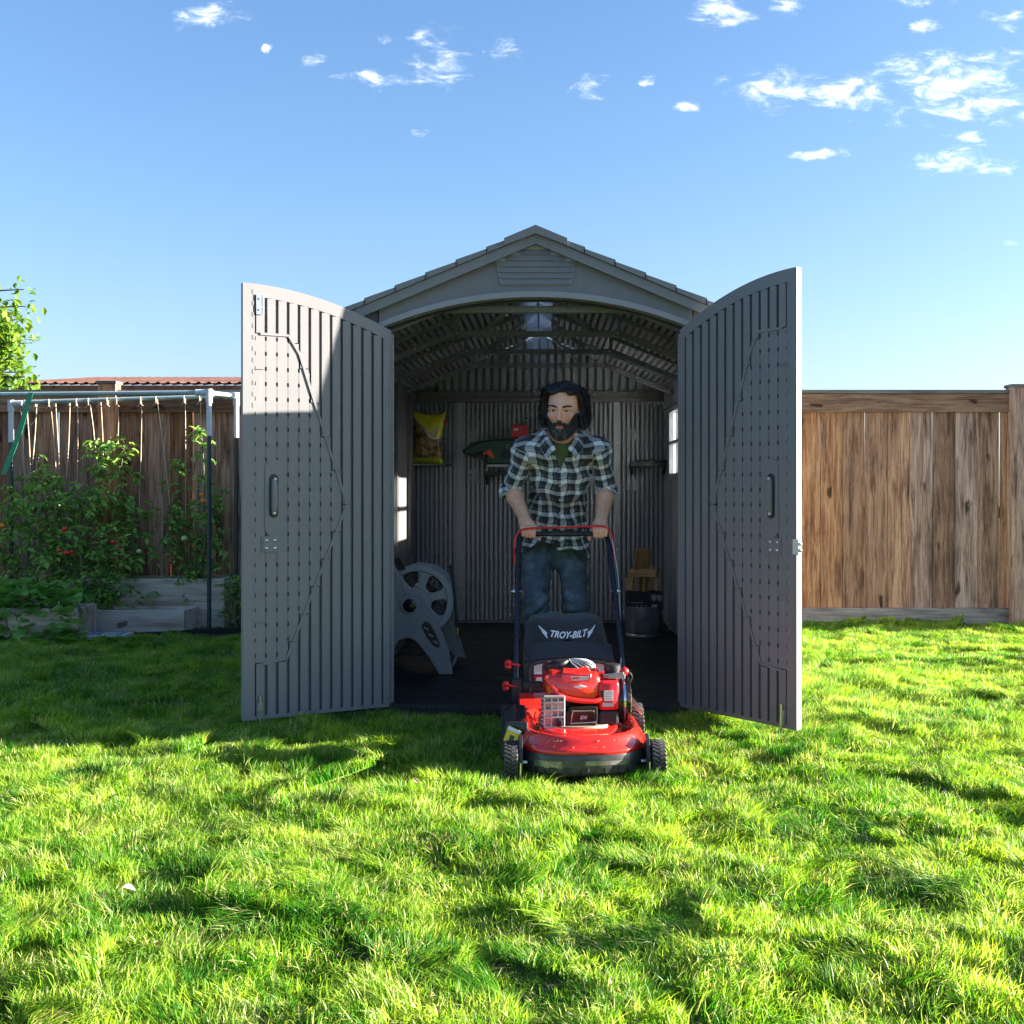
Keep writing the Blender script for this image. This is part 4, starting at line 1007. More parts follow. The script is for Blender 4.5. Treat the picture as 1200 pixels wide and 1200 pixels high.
    for sg in (-1, 1):
        mb = MB(); mb.tube([(sg*.231, 1.148, .73), (sg*.231, 1.145, .80)], .0075, 8); bd(mb, 'bail_end', M['redp'], smooth=60)
    mb = MB(); mb.tube(smoothline([(.228, 1.14, .84), (.245, 1.05, .68), (.238, .9, .50), (.225, .75, .34), (.18, .5, .33)], 6), .0028, 6); bd(mb, 'control_cable', M['greyprint'], smooth=60)
    mb = MB(); mb.tube(smoothline([(-.205, 1.14, .80), (-.212, 1.0, .62), (-.21, .85, .42), (-.16, .6, .34)], 6), .003, 6); bd(mb, 'starter_rope', M['black'], smooth=60)
def text_mesh(s, size, bold=False, shear=0.0):
    cu = bpy.data.curves.new('lettering', 'FONT'); cu.body = s; cu.size = size; cu.align_x = 'CENTER'; cu.shear = shear
    if bold: cu.offset = size*.028
    cu.resolution_u = 3
    o = bpy.data.objects.new('lettering_source', cu); COL.objects.link(o)
    dg = bpy.context.evaluated_depsgraph_get(); me = bpy.data.meshes.new_from_object(o.evaluated_get(dg)); bpy.data.objects.remove(o); bpy.data.curves.remove(cu)
    return me
M['glossblack'] = plain('gloss_black', (.012, .012, .013), .16, bump=.02)
M['bagplastic'] = plain('dark_grey_bag_plastic', (.042, .044, .048), .42)
M['clip'] = plain('cut_grass', (.16, .22, .05), .8)
M['skirtbright'] = plain('painted_skirt_sheen', (.30, .26, .25), .3, .5, var=.4, vs=30)  # pale tone that paints the sheen on the front skirt
M['navy'] = plain('navy_black_tube', (.012, .018, .030), .25, .2, bump=.02)
M['skirt'] = plain('scuffed_dark_plastic', (.045, .043, .045), .30, var=.5, vs=22)
mower()
# ================= the man =================
class Field:
    def __init__(s, lo, hi, h):
        s.lo = np.array(lo, float); s.h = h; s.n = np.ceil((np.array(hi)-s.lo)/h).astype(int)+1
        s.D = np.full(s.n, .5, np.float32)
        s.ax = [s.lo[i]+h*np.arange(s.n[i]) for i in range(3)]
    def region(s, lo, hi, m):
        a = np.clip(np.floor((np.array(lo)-m-s.lo)/s.h).astype(int), 0, s.n-1); b = np.clip(np.ceil((np.array(hi)+m-s.lo)/s.h).astype(int)+1, 1, s.n)
        sl = tuple(slice(a[i], b[i]) for i in range(3))
        X = s.ax[0][sl[0]][:, None, None]; Y = s.ax[1][sl[1]][None, :, None]; Z = s.ax[2][sl[2]][None, None, :]
        return sl, X, Y, Z
    def put(s, sl, d, k, sub=False):
        if d.size == 0: return
        D = s.D[sl]
        if sub: d = -d
        if k > 0:
            q = np.maximum(k-np.abs(D-d), 0)/k; e = q*q*k*.25
            s.D[sl] = (np.maximum(D, d)+e if sub else np.minimum(D, d)-e)
        else: s.D[sl] = np.maximum(D, d) if sub else np.minimum(D, d)
    def cap(s, a, b, ra, rb=None, k=.01, sub=False):
        rb = ra if rb is None else rb; a = np.array(a, float); b = np.array(b, float); R = max(ra, rb)+k+s.h*2
        sl, X, Y, Z = s.region(np.minimum(a, b), np.maximum(a, b), R)
        d = b-a; L = max(1e-9, d.dot(d)); t = np.clip(((X-a[0])*d[0]+(Y-a[1])*d[1]+(Z-a[2])*d[2])/L, 0, 1)
        s.put(sl, (np.sqrt((X-a[0]-t*d[0])**2+(Y-a[1]-t*d[1])**2+(Z-a[2]-t*d[2])**2)-(ra+(rb-ra)*t)).astype(np.float32), k, sub)
    def ell(s, c, r, k=.01, R=None, sub=False):
        c = np.array(c, float); r = np.array(r, float); m = r.max()+k+s.h*2
        sl, X, Y, Z = s.region(c, c, m)
        x, y, z = X-c[0], Y-c[1], Z-c[2]
        if R is not None:
            R = np.array(R); x, y, z = (R[0,0]*x+R[1,0]*y+R[2,0]*z, R[0,1]*x+R[1,1]*y+R[2,1]*z, R[0,2]*x+R[1,2]*y+R[2,2]*z)
        k0 = np.sqrt((x/r[0])**2+(y/r[1])**2+(z/r[2])**2); k1 = np.sqrt((x/r[0]**2)**2+(y/r[1]**2)**2+(z/r[2]**2)**2)
        s.put(sl, (k0*(k0-1)/np.maximum(k1, 1e-6)).astype(np.float32), k, sub)
    def box(s, c, b, r, k=.005, R=None, sub=False):
        c = np.array(c, float); b = np.array(b, float); m = np.linalg.norm(b)+r+k+s.h*2
        sl, X, Y, Z = s.region(c, c, m); x, y, z = X-c[0], Y-c[1], Z-c[2]
        if R is not None:
            R = np.array(R); x, y, z = (R[0,0]*x+R[1,0]*y+R[2,0]*z, R[0,1]*x+R[1,1]*y+R[2,1]*z, R[0,2]*x+R[1,2]*y+R[2,2]*z)
        qx, qy, qz = np.abs(x)-b[0], np.abs(y)-b[1], np.abs(z)-b[2]
        d = np.sqrt(np.maximum(qx, 0)**2+np.maximum(qy, 0)**2+np.maximum(qz, 0)**2)+np.minimum(np.maximum(np.maximum(qx, qy), qz), 0)-r
        s.put(sl, d.astype(np.float32), k, sub)
    def clip(s, fn, k=0):
        "keep where fn(X,Y,Z) < 0"
        X = s.ax[0][:, None, None]; Y = s.ax[1][None, :, None]; Z = s.ax[2][None, None, :]
        s.D = np.maximum(s.D, fn(X, Y, Z).astype(np.float32))
    def disp(s, fn, band=.03):
        X = s.ax[0][:, None, None]; Y = s.ax[1][None, :, None]; Z = s.ax[2][None, None, :]
        s.D = s.D+fn(X, Y, Z).astype(np.float32)
    def mesh(s, iters=1):
        D = s.D; S = D < 0; n = s.n
        A = np.zeros(n-1, bool); B = np.ones(n-1, bool)
        for i in (0, 1):
            for j in (0, 1):
                for k in (0, 1):
                    q = S[i:n[0]-1+i, j:n[1]-1+j, k:n[2]-1+k]; A |= q; B &= q
        act = np.argwhere(A & ~B); idx = -np.ones(n-1, np.int64); idx[tuple(act.T)] = np.arange(len(act))
        acc = np.zeros((len(act), 3)); cnt = np.zeros(len(act))
        cor = [(i, j, k) for i in (0,1) for j in (0,1) for k in (0,1)]
        for ax in range(3):
            for c in cor:
                if c[ax]: continue
                c2 = list(c); c2[ax] = 1
                d0 = D[tuple((act+c).T)]; d1 = D[tuple((act+c2).T)]; m = (d0 < 0) != (d1 < 0)
                t = np.where(m, d0/np.where(m, d0-d1, 1), 0); p = np.tile(np.array(c, float), (len(act), 1)); p[:, ax] += t
                acc[m] += p[m]; cnt[m] += 1
        V = (act+acc/cnt[:, None])*s.h+s.lo; Fs = []
        for ax in range(3):
            u, v = [a for a in range(3) if a != ax]
            s0 = [slice(None)]*3; s1 = [slice(None)]*3; s0[ax] = slice(0, -1); s1[ax] = slice(1, None)
            e = np.argwhere(S[tuple(s0)] != S[tuple(s1)])
            e = e[(e[:, u] > 0) & (e[:, v] > 0) & (e[:, u] < n[u]-1) & (e[:, v] < n[v]-1)]
            du = np.zeros(3, int); du[u] = 1; dv = np.zeros(3, int); dv[v] = 1
            q = [idx[tuple((e-a).T)] for a in (0*du, du, du+dv, dv)]; Q = np.stack(q, 1)
            ins = S[tuple(e.T)]; flip = ins if ax != 1 else ~ins
            Q[~flip] = Q[~flip][:, ::-1]; Fs.append(Q)
        Fa = np.concatenate(Fs); Fa = Fa[(Fa >= 0).all(1)]
        for _ in range(iters):
            nb = np.zeros_like(V); c = np.zeros(len(V))
            for i in range(4):
                a, b = Fa[:, i], Fa[:, (i+1) % 4]
                for ax in range(3): nb[:, ax] += np.bincount(a, V[b, ax], len(V))+np.bincount(b, V[a, ax], len(V))
                c += np.bincount(a, minlength=len(V))+np.bincount(b, minlength=len(V))
            V = V*.4+.6*nb/np.maximum(c, 1)[:, None]
        return V, Fa
def to_obj(name, V, Fa, mat, parent, origin, uv=None, attr=None):
    me = bpy.data.meshes.new(name); me.vertices.add(len(V)); me.vertices.foreach_set('co', (V-np.array(origin)).astype(np.float32).ravel())
    me.loops.add(Fa.size); me.loops.foreach_set('vertex_index', Fa.ravel().astype(np.int32)); me.polygons.add(len(Fa))
    me.polygons.foreach_set('loop_start', np.arange(0, Fa.size, 4, dtype=np.int32)); me.polygons.foreach_set('loop_total', np.full(len(Fa), 4, np.int32))
    me.polygons.foreach_set('use_smooth', np.ones(len(Fa), bool)); me.update(calc_edges=True); me.materials.append(mat)
    if uv is not None:
        a = me.attributes.new('weave', 'FLOAT_VECTOR', 'POINT'); a.data.foreach_set('vector', uv.astype(np.float32).ravel())
    if attr is not None:
        for k_, v_ in attr.items(): a = me.attributes.new(k_, 'FLOAT', 'POINT'); a.data.foreach_set('value', v_.astype(np.float32))
    o = bpy.data.objects.new(name, me); COL.objects.link(o); o.parent = parent; return o
def n3(X, Y, Z, f, ph=0):
    return np.sin(X*f+1.7*np.sin(Z*f*.63+ph)+ph)*np.sin(Z*f*.8+1.3*np.sin(Y*f*.7+X*f*.41)+ph*2)+.5*np.sin((X+Z)*f*1.9+Y*f*1.3+ph*3+1.2*np.sin(X*f*1.1))
def man():
    ORG = (.05, 5.85, .0); R0 = empty('person', ORG)
    tag(R0, 'man in black and white plaid shirt and jeans leaning on the mower handle', 'person')
    V_ = lambda *a: np.array(a, float)
    SLs, SRs = V_(-.100, 5.445, 1.268), V_(.250, 5.445, 1.268)
    EL, ER = V_(-.172, 5.545, 1.085), V_(.298, 5.545, 1.085)
    WL, WR = V_(-.100, 5.372, .928), V_(.262, 5.372, .928)
    NB = V_(.075, 5.42, 1.335); HC = V_(.082, 5.275, 1.452)
    HIP = V_(.045, 5.80, .86)
    HR = (Matrix.Rotation(-.20, 3, 'Z') @ Matrix.Rotation(.10, 3, 'X') @ Matrix.Rotation(.05, 3, 'Y'))
    hR = np.array(HR)
    def hp(x, y, z): return HC+hR @ V_(x, y, z)
    # ---------- body ----------
    Fd = Field((-.26, 5.14, .0), (.40, 6.16, 1.62), .004)
    def head(F, g=0.0, face=True):
        F.ell(hp(0, .020, .045), V_(.076, .094, .088)+g, .01, hR)
        F.ell(hp(0, -.020, -.030), V_(.064, .074, .088)+g, .03, hR)
        F.ell(hp(0, -.034, -.082), V_(.047, .050, .040)+g, .025, hR)
        F.cap(hp(0, -.070, -.108), hp(0, -.066, -.100), .020+g, .022+g, .02)
        for s_ in (-1, 1):
            F.cap(hp(s_*.050, .0, -.062), hp(s_*.022, -.060, -.104), .018+g, .018+g, .02)
            F.ell(hp(s_*.042, -.066, -.022), V_(.024, .020, .018)+g, .02, hR)
        if not face: return
        F.cap(hp(-.036, -.082, .024), hp(-.012, -.090, .020), .0085, .0095, .012); F.cap(hp(.036, -.082, .024), hp(.012, -.090, .020), .0085, .0095, .012)
        F.cap(hp(0, -.090, .014), hp(0, -.118, -.032), .0068, .0105, .009)
        F.ell(hp(0, -.119, -.037), V_(.011, .010, .0095), .006, hR)
        for s_ in (-1, 1):
            F.ell(hp(s_*.0135, -.106, -.040), V_(.0080, .010, .0075), .005, hR)
            F.ell(hp(s_*.031, -.098, .003), V_(.017, .014, .0095), .010, hR, sub=True)
            F.ell(hp(s_*.031, -.0755, .002), V_(.0135, .0125, .0125), .004, hR)
            F.cap(hp(s_*.018, -.0890, .0090), hp(s_*.044, -.0812, .0078), .0048, .0046, .003)
            F.cap(hp(s_*.019, -.0875, -.0060), hp(s_*.043, -.0795, -.0045), .0040, .0040, .003)
            F.ell(hp(s_*.078, .012, -.006), V_(.009, .018, .030), .006, hR)
            F.ell(hp(s_*.086, .008, -.002), V_(.006, .010, .016), .005, hR, sub=True)
            F.cap(hp(s_*.020, -.096, -.036), hp(s_*.034, -.084, -.062), .0, .0, .0) if 0 else None
        F.ell(hp(0, -.093, -.058), V_(.024, .014, .010), .012, hR)
        F.cap(hp(-.018, -.094, -.0655), hp(.018, -.094, -.0655), .0045, .0045, .004); F.cap(hp(-.015, -.092, -.078), hp(.015, -.092, -.078), .0055, .0055, .005)
        F.cap(hp(-.019, -.103, -.0715), hp(.019, -.103, -.0715), .0022, .0022, .002, sub=True)
    F = Fd
    F.cap(hp(0, .030, -.050), NB+V_(0, .01, -.01), .054, .060, .03)
    def trunk(F, g):
        F.cap(SLs, SRs, .052+g, .052+g, .04); F.ell(V_(.072, 5.53, 1.18), V_(.142, .105, .16)+g, .05); F.ell(V_(.06, 5.66, 1.01), V_(.118, .098, .16)+g, .05)
        for s_, q in ((-1, SLs), (1, SRs)): F.cap(NB+V_(s_*.032, .02, -.004), q+V_(s_*-.01, .01, -.004), .042+g, .044+g, .03)
    trunk(F, 0); F.ell(HIP, V_(.150, .105, .11), .05)
    for S_, E_, W_ in ((SLs, EL, WL), (SRs, ER, WR)):
        F.cap(S_, E_, .046, .040, .02)
        m = E_+(W_-E_)*.28; F.cap(E_, m, .038, .040, .02); F.cap(m, W_, .040, .0265, .02)
    head(F)
    # hands, fingers closed round the bar
    By, Bz = 5.302, .872
    def hand(W_, xc, sg, dz, tilt):
        P_ = lambda x, phi, r: V_(x, By-r*math.sin(phi), Bz+dz+(x-xc)*tilt+r*math.cos(phi))
        F.cap(W_, W_*.5+P_(xc, -.8, .035)*.5, .025, .026, .015)
        for i, o in enumerate((-.030, -.010, .010, .029)):
            x = xc+o; L_ = (.96, 1.04, 1.0, .86)[i if sg > 0 else 3-i]
            F.cap(W_+V_(o*.5, 0, 0), P_(x, -.62, .034), .015, .0125, .014)
            F.cap(P_(x, -.62, .034), P_(x, .45, .031), .0112, .0102, .005)
            F.cap(P_(x, .45, .031), P_(x*1.0+(xc-x)*.08, 1.30*L_, .0255), .0100, .0092, .003)
            F.cap(P_(x+(xc-x)*.08, 1.30*L_, .0255), P_(x+(xc-x)*.12, 2.25*L_, .0235), .0092, .0082, .003)
        F.cap(W_+V_(-sg*.018, -.004, -.010), P_(xc-sg*.040, -1.45, .034), .015, .0135, .012)
        F.cap(P_(xc-sg*.040, -1.45, .034), P_(xc-sg*.052, -2.3, .027), .0120, .0105, .004)
        F.cap(P_(xc-sg*.052, -2.3, .027), P_(xc-sg*.050, 2.95, .027), .0102, .0085, .004)
    hand(WL, -.083, -1, 0, 0); hand(WR, .256, 1, .0, 0)
    # legs and feet under the clothes
    HL, HRt = HIP+V_(-.085, 0, -.02), HIP+V_(.085, 0, -.02)
    KL, KR = V_(-.052, 5.66, .50), V_(.152, 5.74, .49); AL, AR = V_(-.060, 5.77, .135), V_(.155, 5.99, .150)
    for a, k_, b in ((HL, KL, AL), (HRt, KR, AR)):
        F.cap(a, k_, .078, .052, .04); F.cap(k_, k_+(b-k_)*.35+V_(0, .012, 0), .050, .052, .02); F.cap(k_+(b-k_)*.35, b, .050, .034, .02)
        F.cap(b, b+V_(0, -.10, -.06), .030, .028, .02)
    Vv, Fa = F.mesh(1)
    # skin tone by region: lips, brows and beard shadow are coloring of the skin itself
    L = (Vv-HC) @ hR
    lip = np.exp(-((L[:, 0]/.020)**4+((L[:, 2]+.074)/.0075)**4))*(L[:, 1] < -.085)
    cheek = np.exp(-(((np.abs(L[:, 0])-.04)/.022)**2+((L[:, 2]+.022)/.02)**2))*(L[:, 1] < -.03)+np.exp(-((L[:, 0]/.014)**2+((L[:, 2]+.036)/.014)**2))*(L[:, 1] < -.09)
    stub = ((L[:, 2] < -.03) & (np.abs(Vv[:, 2]-HC[2]) < .16) & (L[:, 1] < .03))*np.clip((-.035-L[:, 2])/.02, 0, 1)
    o = to_obj('body', Vv, Fa, M['skin'], R0, ORG, attr={'lip': lip, 'cheek': cheek, 'stub': stub*1.0})
    # eyes
    for s_ in (-1, 1):
        c = hp(s_*.031, -.0775, .0015); fwd = hR @ V_(0, -1, 0); look = (fwd+V_(-.12, 0, .0)); look = look/np.linalg.norm(look)
        mb = MB(); mb.ball(tuple(c-np.array(ORG)), .0118, 18, 12); e = mb.build('eye', M['eyewhite'], R0, smooth=80)
        q = Vector(look).to_track_quat('Z', 'Y').to_matrix(); ic = Vector(c)+Vector(look)*.0088-Vector(ORG)
        for nm, r_, z_, mt in (('iris', .0062, .0022, 'iris'), ('pupil', .0028, .0030, 'black')):
            m = MB(); vs = [ic+q @ Vector((r_*math.cos(t), r_*math.sin(t), z_)) for t in np.linspace(0, 2*PI, 14, endpoint=False)]+[ic+q @ Vector((0, 0, z_+.0008))]
            m.add(vs, [(i, (i+1) % 14, 14) for i in range(14)]); m.build(nm, M[mt], e, smooth=80)
    # lash lines
    for s_ in (-1, 1):
        mb = MB(); pl = [hp(s_*x, y, z)-np.array(ORG) for x, y, z in ((.017, -.0905, .0025), (.024, -.0925, .0054), (.032, -.0905, .0056), (.040, -.0865, .0044), (.046, -.081, .0010))]
        mb.tube(smoothline(pl, 4), .0011, 5); mb.build('lashes', M['hair'], R0, smooth=60)
    # eyebrows
    for s_ in (-1, 1):
        r = random.Random(3+s_); mb = MB()
        for i in range(150):
            t = r.random(); x = .012+.038*t; z = .0175+.0060*math.sin(t*2.3)+r.uniform(-.0036, .0036)*(1-.5*t); y = -.0995+.012*t*t+.003*t
            a = hp(s_*x, y, z); b = hp(s_*(x+.006), y+.001, z+r.uniform(-.001, .0025)); mb.tube([a-np.array(ORG), b-np.array(ORG)], [.0011, .0004], 4)
        mb.build('eyebrow', M['hair'], R0)['kind'] = 'stuff'
    # beard: short tufts over jaw, chin and lip
    Fb = Field(tuple(HC-.15), tuple(HC+.12), .003); head(Fb, .0045, False)
    X, Y, Z = [a.reshape(s_) for a, s_ in zip(Fb.ax, ((-1, 1, 1), (1, -1, 1), (1, 1, -1)))]
    lx = hR[0,0]*(X-HC[0])+hR[1,0]*(Y-HC[1])+hR[2,0]*(Z-HC[2]); ly = hR[0,1]*(X-HC[0])+hR[1,1]*(Y-HC[1])+hR[2,1]*(Z-HC[2]); lz = hR[0,2]*(X-HC[0])+hR[1,2]*(Y-HC[1])+hR[2,2]*(Z-HC[2])
    Fb.ell(hp(0, -.073, -.108), (.033, .027, .030), .012, hR)
    for s_ in (-1, 1): Fb.cap(hp(s_*.022, -.087, -.062), hp(s_*.030, -.078, -.088), .010, .010, .008)
    edge = -.070+.060*np.clip(np.abs(lx)/.066, 0, 1)**3.2+.0*ly+.002*np.sin(lx*600+lz*300)       # beard line climbs toward the ears
    d1 = np.maximum(lz-np.maximum(edge, np.where(np.abs(lx) < .0, -.044, -9)), 0*lz-9)
    Fb.D = np.maximum(Fb.D, d1); Fb.D = np.maximum(Fb.D, ly-.022)
    Fb.cap(hp(0, -.100, -.0555), hp(0, -.101, -.0575), .0085, .0085, .004)
    for s_ in (-1, 1): Fb.cap(hp(s_*.006, -.100, -.0555), hp(s_*.023, -.092, -.062), .0080, .0075, .004); Fb.cap(hp(s_*.023, -.092, -.062), hp(s_*.031, -.080, -.080), .0075, .0075, .006)
    Fb.ell(hp(0, -.108, -.0740), (.0165, .03, .0062), .003, hR, sub=True)
    Fb.D = Fb.D+(.0014*np.sin(lx*900+3*np.sin(lz*260))*np.sin(lz*420+lx*90)).astype(np.float32)
    Vb, Fb_ = Fb.mesh(0); to_obj('beard', Vb, Fb_, M['beard'], R0, ORG)
    rr = random.Random(17); mb = MB(); step_ = max(1, len(Vb)//2600); Lb = (Vb-HC) @ hR
    for i in range(0, len(Vb), step_):
        l = Lb[i]
        if l[1] > .01: continue
        d = V_(l[0]*.9, min(-.01, l[1]+.02), -.05+(.03 if l[2] > -.06 else 0)); d = d/np.linalg.norm(d); q = V_(rr.gauss(0, .25), rr.gauss(0, .25), rr.gauss(0, .25)); e = l+(d*.55+q*.5+V_(0, 0, -.5))*rr.uniform(.004, .009)
        mb.tube([hp(*l)-np.array(ORG), hp(*e)-np.array(ORG)], [.0007, .0002], 3, cap=False)
    mb.build('beard_hairs', M['hair'], R0, fix=False)['kind'] = 'stuff'
    mb = MB()
    for i in range(0, len(Vb), max(1, len(Vb)//800)):
        l = Lb[i]
        if l[1] > -.03 or l[2] > -.082 or abs(l[0]) > .035: continue
        e = l+V_(rr.gauss(0, .0015), -.003, -.006); mb.tube([hp(*(l+V_(0, -.0012, 0)))-np.array(ORG), hp(*e)-np.array(ORG)], [.0007, .0003], 3, cap=False)
    mb.build('grey_beard_hairs', M['greyhair'], R0, fix=False)['kind'] = 'stuff'
    # hair: locks combed back from the forehead and falling past the ears
    Fh = Field(tuple(HC-V_(.17, .15, .18)), tuple(HC+V_(.17, .17, .16)), .003)
    Fh.ell(hp(0, .032, .056), (.081, .092, .084), .01, hR); Fh.ell(hp(0, .06, -.01), (.080, .060, .075), .03, hR)
    r = random.Random(11)
    LOCKS = []
    for i in range(92):
        s_ = -1 if i % 2 else 1; t = r.random()
        a0 = V_(s_*r.uniform(.0, .045), -.052+.09*t+.01*r.random(), .118+r.uniform(-.004, .006)-.03*abs(t-.4))
        if i < 26: a0 = V_(s_*(-.022+.070*t), -.066+.012*r.random(), .100-.020*t*t)          # hairline
        w = r.uniform(.0060, .0125)
        yb = .0+.085*r.random() if i >= 22 else -.012+.04*r.random()
        p1 = V_(s_*(.066+.012*r.random()), a0[1]*.45+yb*.4-.008, .092+r.uniform(-.01, .008)); p2 = V_(s_*(.080+.016*r.random()), yb, .030+r.uniform(-.01, .01))
        p3 = V_(s_*(.082+.022*r.random()), yb+.004+.018*r.random()-.008, -.030+r.uniform(-.015, .015)); p4 = V_(s_*(.064+.036*r.random()), yb+.004+.03*r.random()-.016, -.044-.040*r.random())
        pts = smoothline([a0, p1, p2, p3, p4], 4); pts = [p_+Vector((.0065*math.sin(j_*.9+i*2.1)*min(1, j_/6), .006*math.cos(j_*.8+i)*min(1, j_/6), 0)) for j_, p_ in enumerate(pts)]; LOCKS.append(pts[::2]+[pts[-1]])
        for j in range(len(pts)-1):
            ra = w*(1-.45*(j/len(pts))**2); Fh.cap(hp(*pts[j]), hp(*pts[j+1]), ra, ra*.97, .0035)
    # clear the face
    Fh.ell(hp(0, -.095, -.005), (.063, .075, .088), .004, hR, sub=True); Fh.ell(hp(0, -.10, -.10), (.062, .075, .09), .004, hR, sub=True)
    X, Y, Z = [a.reshape(q) for a, q in zip(Fh.ax, ((-1, 1, 1), (1, -1, 1), (1, 1, -1)))]
    Fh.D = Fh.D+(.0011*np.sin(X*700+6*np.sin(Z*60)+4*np.sin(Y*70))+.0009*np.sin(Y*620+5*np.sin(Z*55))).astype(np.float32)
    Vh, Fh_ = Fh.mesh(0); to_obj('hair', Vh, Fh_, M['hair'], R0, ORG)
    mb = MB(); hairlines = LOCKS
    for i in range(1500):
        pl = r.choice(hairlines); dx = V_(r.gauss(0, .006), r.gauss(0, .006), r.gauss(0, .004)); out_ = 1.0
        pts_ = []
        for j, p_ in enumerate(pl):
            q_ = V_(*p_); rad = np.array([q_[0], (q_[1]-.03), 0 if q_[2] < .04 else (q_[2]-.03)]); rad = rad/max(1e-6, np.linalg.norm(rad))
            pts_.append(hp(*(q_+dx*(1+.5*j/len(pl))+rad*(.0085+.004*math.sin(i+j*.9))))-np.array(ORG))
        k0 = r.randrange(0, 4); pts_ = pts_[k0:]
        mb.tube(pts_, [.0013*(1-.75*j/len(pts_)) for j in range(len(pts_))], 3)
    for i in range(260):
        s_ = r.choice((-1, 1)); yb = r.uniform(-.02, .09); z0 = r.uniform(-.02, .1)
        a = V_(s_*(.080+.016*r.random()), yb, z0); b = a+V_(s_*r.uniform(-.004, .012), r.uniform(-.01, .01), -.04); c = b+V_(s_*r.uniform(-.012, .020), r.uniform(-.012, .012), -.035)
        mb.tube([hp(*a)-np.array(ORG), hp(*b)-np.array(ORG), hp(*c)-np.array(ORG)], [.0012, .001, .0003], 3)
    mb.build('loose_hair', M['hair'], R0)['kind'] = 'stuff'
    # ---------- t-shirt ----------
    Ft = Field((-.03, 5.30, 1.12), (.18, 5.58, 1.40), .004)
    Ft.cap(NB+V_(0, .005, -.015), NB+V_(0, .05, -.10), .066, .062, .02); trunk(Ft, .005)
    Ft.clip(lambda X, Y, Z: Z-(1.305+(Y-5.36)*.35)+0*X); Ft.clip(lambda X, Y, Z: np.abs(X-.072)-.062+0*Y+0*Z); Ft.clip(lambda X, Y, Z: Y-5.50+0*X+0*Z)
    Vt, Ft_ = Ft.mesh(1); to_obj('t_shirt', Vt, Ft_, M['tshirt'], R0, ORG)
    # ---------- shirt ----------
    Fs = Field((-.27, 5.26, .70), (.42, 6.0, 1.42), .004)
    F = Fs; g = .012
    trunk(F, .016); F.ell(V_(.058, 5.66, 1.00), V_(.134, .112, .18), .06); F.ell(V_(.050, 5.755, .86), V_(.144, .120, .15), .05); F.cap(V_(.0, 5.72, .90), V_(-.02, 5.72, .70), .105, .110, .04); F.cap(V_(.09, 5.72, .90), V_(.115, 5.72, .70), .105, .110, .04)
    for S_, E_, W_ in ((SLs, EL, WL), (SRs, ER, WR)):
        F.cap(S_, S_*.35+E_*.65, .053, .050, .018); F.cap(S_*.35+E_*.65, E_+(W_-E_)*.03, .050, .052, .01)
        d = (W_-E_)/np.linalg.norm(W_-E_)
    # folds
    def fold(X, Y, Z):
        a = .0040*np.sin((Z*.9+(X-.07)*np.sign(X-.07)*.55+Y*.5)*72+2*np.sin(X*24+Y*9))*np.clip((1.28-Z)/.2, .25, 1)
        return a*1.15+.0030*np.sin(Z*115-X*75+3*np.sin(Y*40+X*12))*(.4+.6*np.sin(X*14+Z*9)**2)+.0045*n3(X, Y, Z, 27., .7)
    F.disp(fold)
    F.clip(lambda X, Y, Z: (.765+.030*np.cos((X-.05)*18)-.02*np.sin(X*30)+(.03*(X < .05)))-Z-0*Y)
    # neck V cut
    F.clip(lambda X, Y, Z: -np.maximum(np.maximum(np.abs(X-.070)-(Z-1.175)*.36, Y-5.47+0*X), -(Z-1.175)+0*X))
    F.cap(NB+V_(0, -.01, .03), NB+V_(0, .0, -.04), .058, .060, .004, sub=True); F.cap(NB+V_(0, -.01, .03), NB+V_(0, -.03, .12), .060, .07, .004, sub=True)
    # front placket
    for i in range(14):
        z0 = 1.185-i*.030; z1 = z0-.030
        def fy(z): return 5.424+(1.185-z)*.40 if z > 1.06 else 5.474+(1.06-z)*.36
    V2, F2 = F.mesh(1)
    def weave(V):
        out = np.zeros((len(V), 3)); best = np.full(len(V), 9.0)
        cx_, cy_ = .065, 5.56+.0*V[:, 2]
        cyl = 5.50+np.clip(1.25-V[:, 2], 0, .5)*.55
        ang = np.arctan2(V[:, 0]-cx_, -(V[:, 1]-cyl)); out[:, 0] = ang*.150+.007*np.sin(V[:, 2]*26)+.0035*np.sin(V[:, 2]*71+V[:, 0]*30); out[:, 1] = V[:, 2]*1.08+.010*np.sin(V[:, 0]*17)+.004*np.sin(V[:, 0]*55+V[:, 2]*22)+.15*np.abs(V[:, 0]-.07)*0
        for S_, E_, ph in ((SLs, EL, .0), (SRs, ER, .02)):
            d = E_-S_; L = np.linalg.norm(d); d = d/L; rel = V-S_; t = rel @ d; rad = np.linalg.norm(rel-t[:, None]*d, axis=1)
            u = np.cross(d, V_(0, 1, 0)); u /= np.linalg.norm(u); w = np.cross(d, u); q = np.arctan2(rel @ u, rel @ w)
            sg = -1 if S_[0] < .07 else 1
            m = (t > -.02) & (rad < .078) & ((V[:, 0]-S_[0]-sg*(-.030+(.0 if sg else 0)))*sg > (-.0-.10*np.clip(t, 0, 1)*.0)) & (np.abs(V[:, 0]-.07) > .155+.05*np.clip(t-.05, 0, 1))
            out[m, 0] = q[m]*.058+ph; out[m, 1] = -t[m]*1.0+.02
        return out
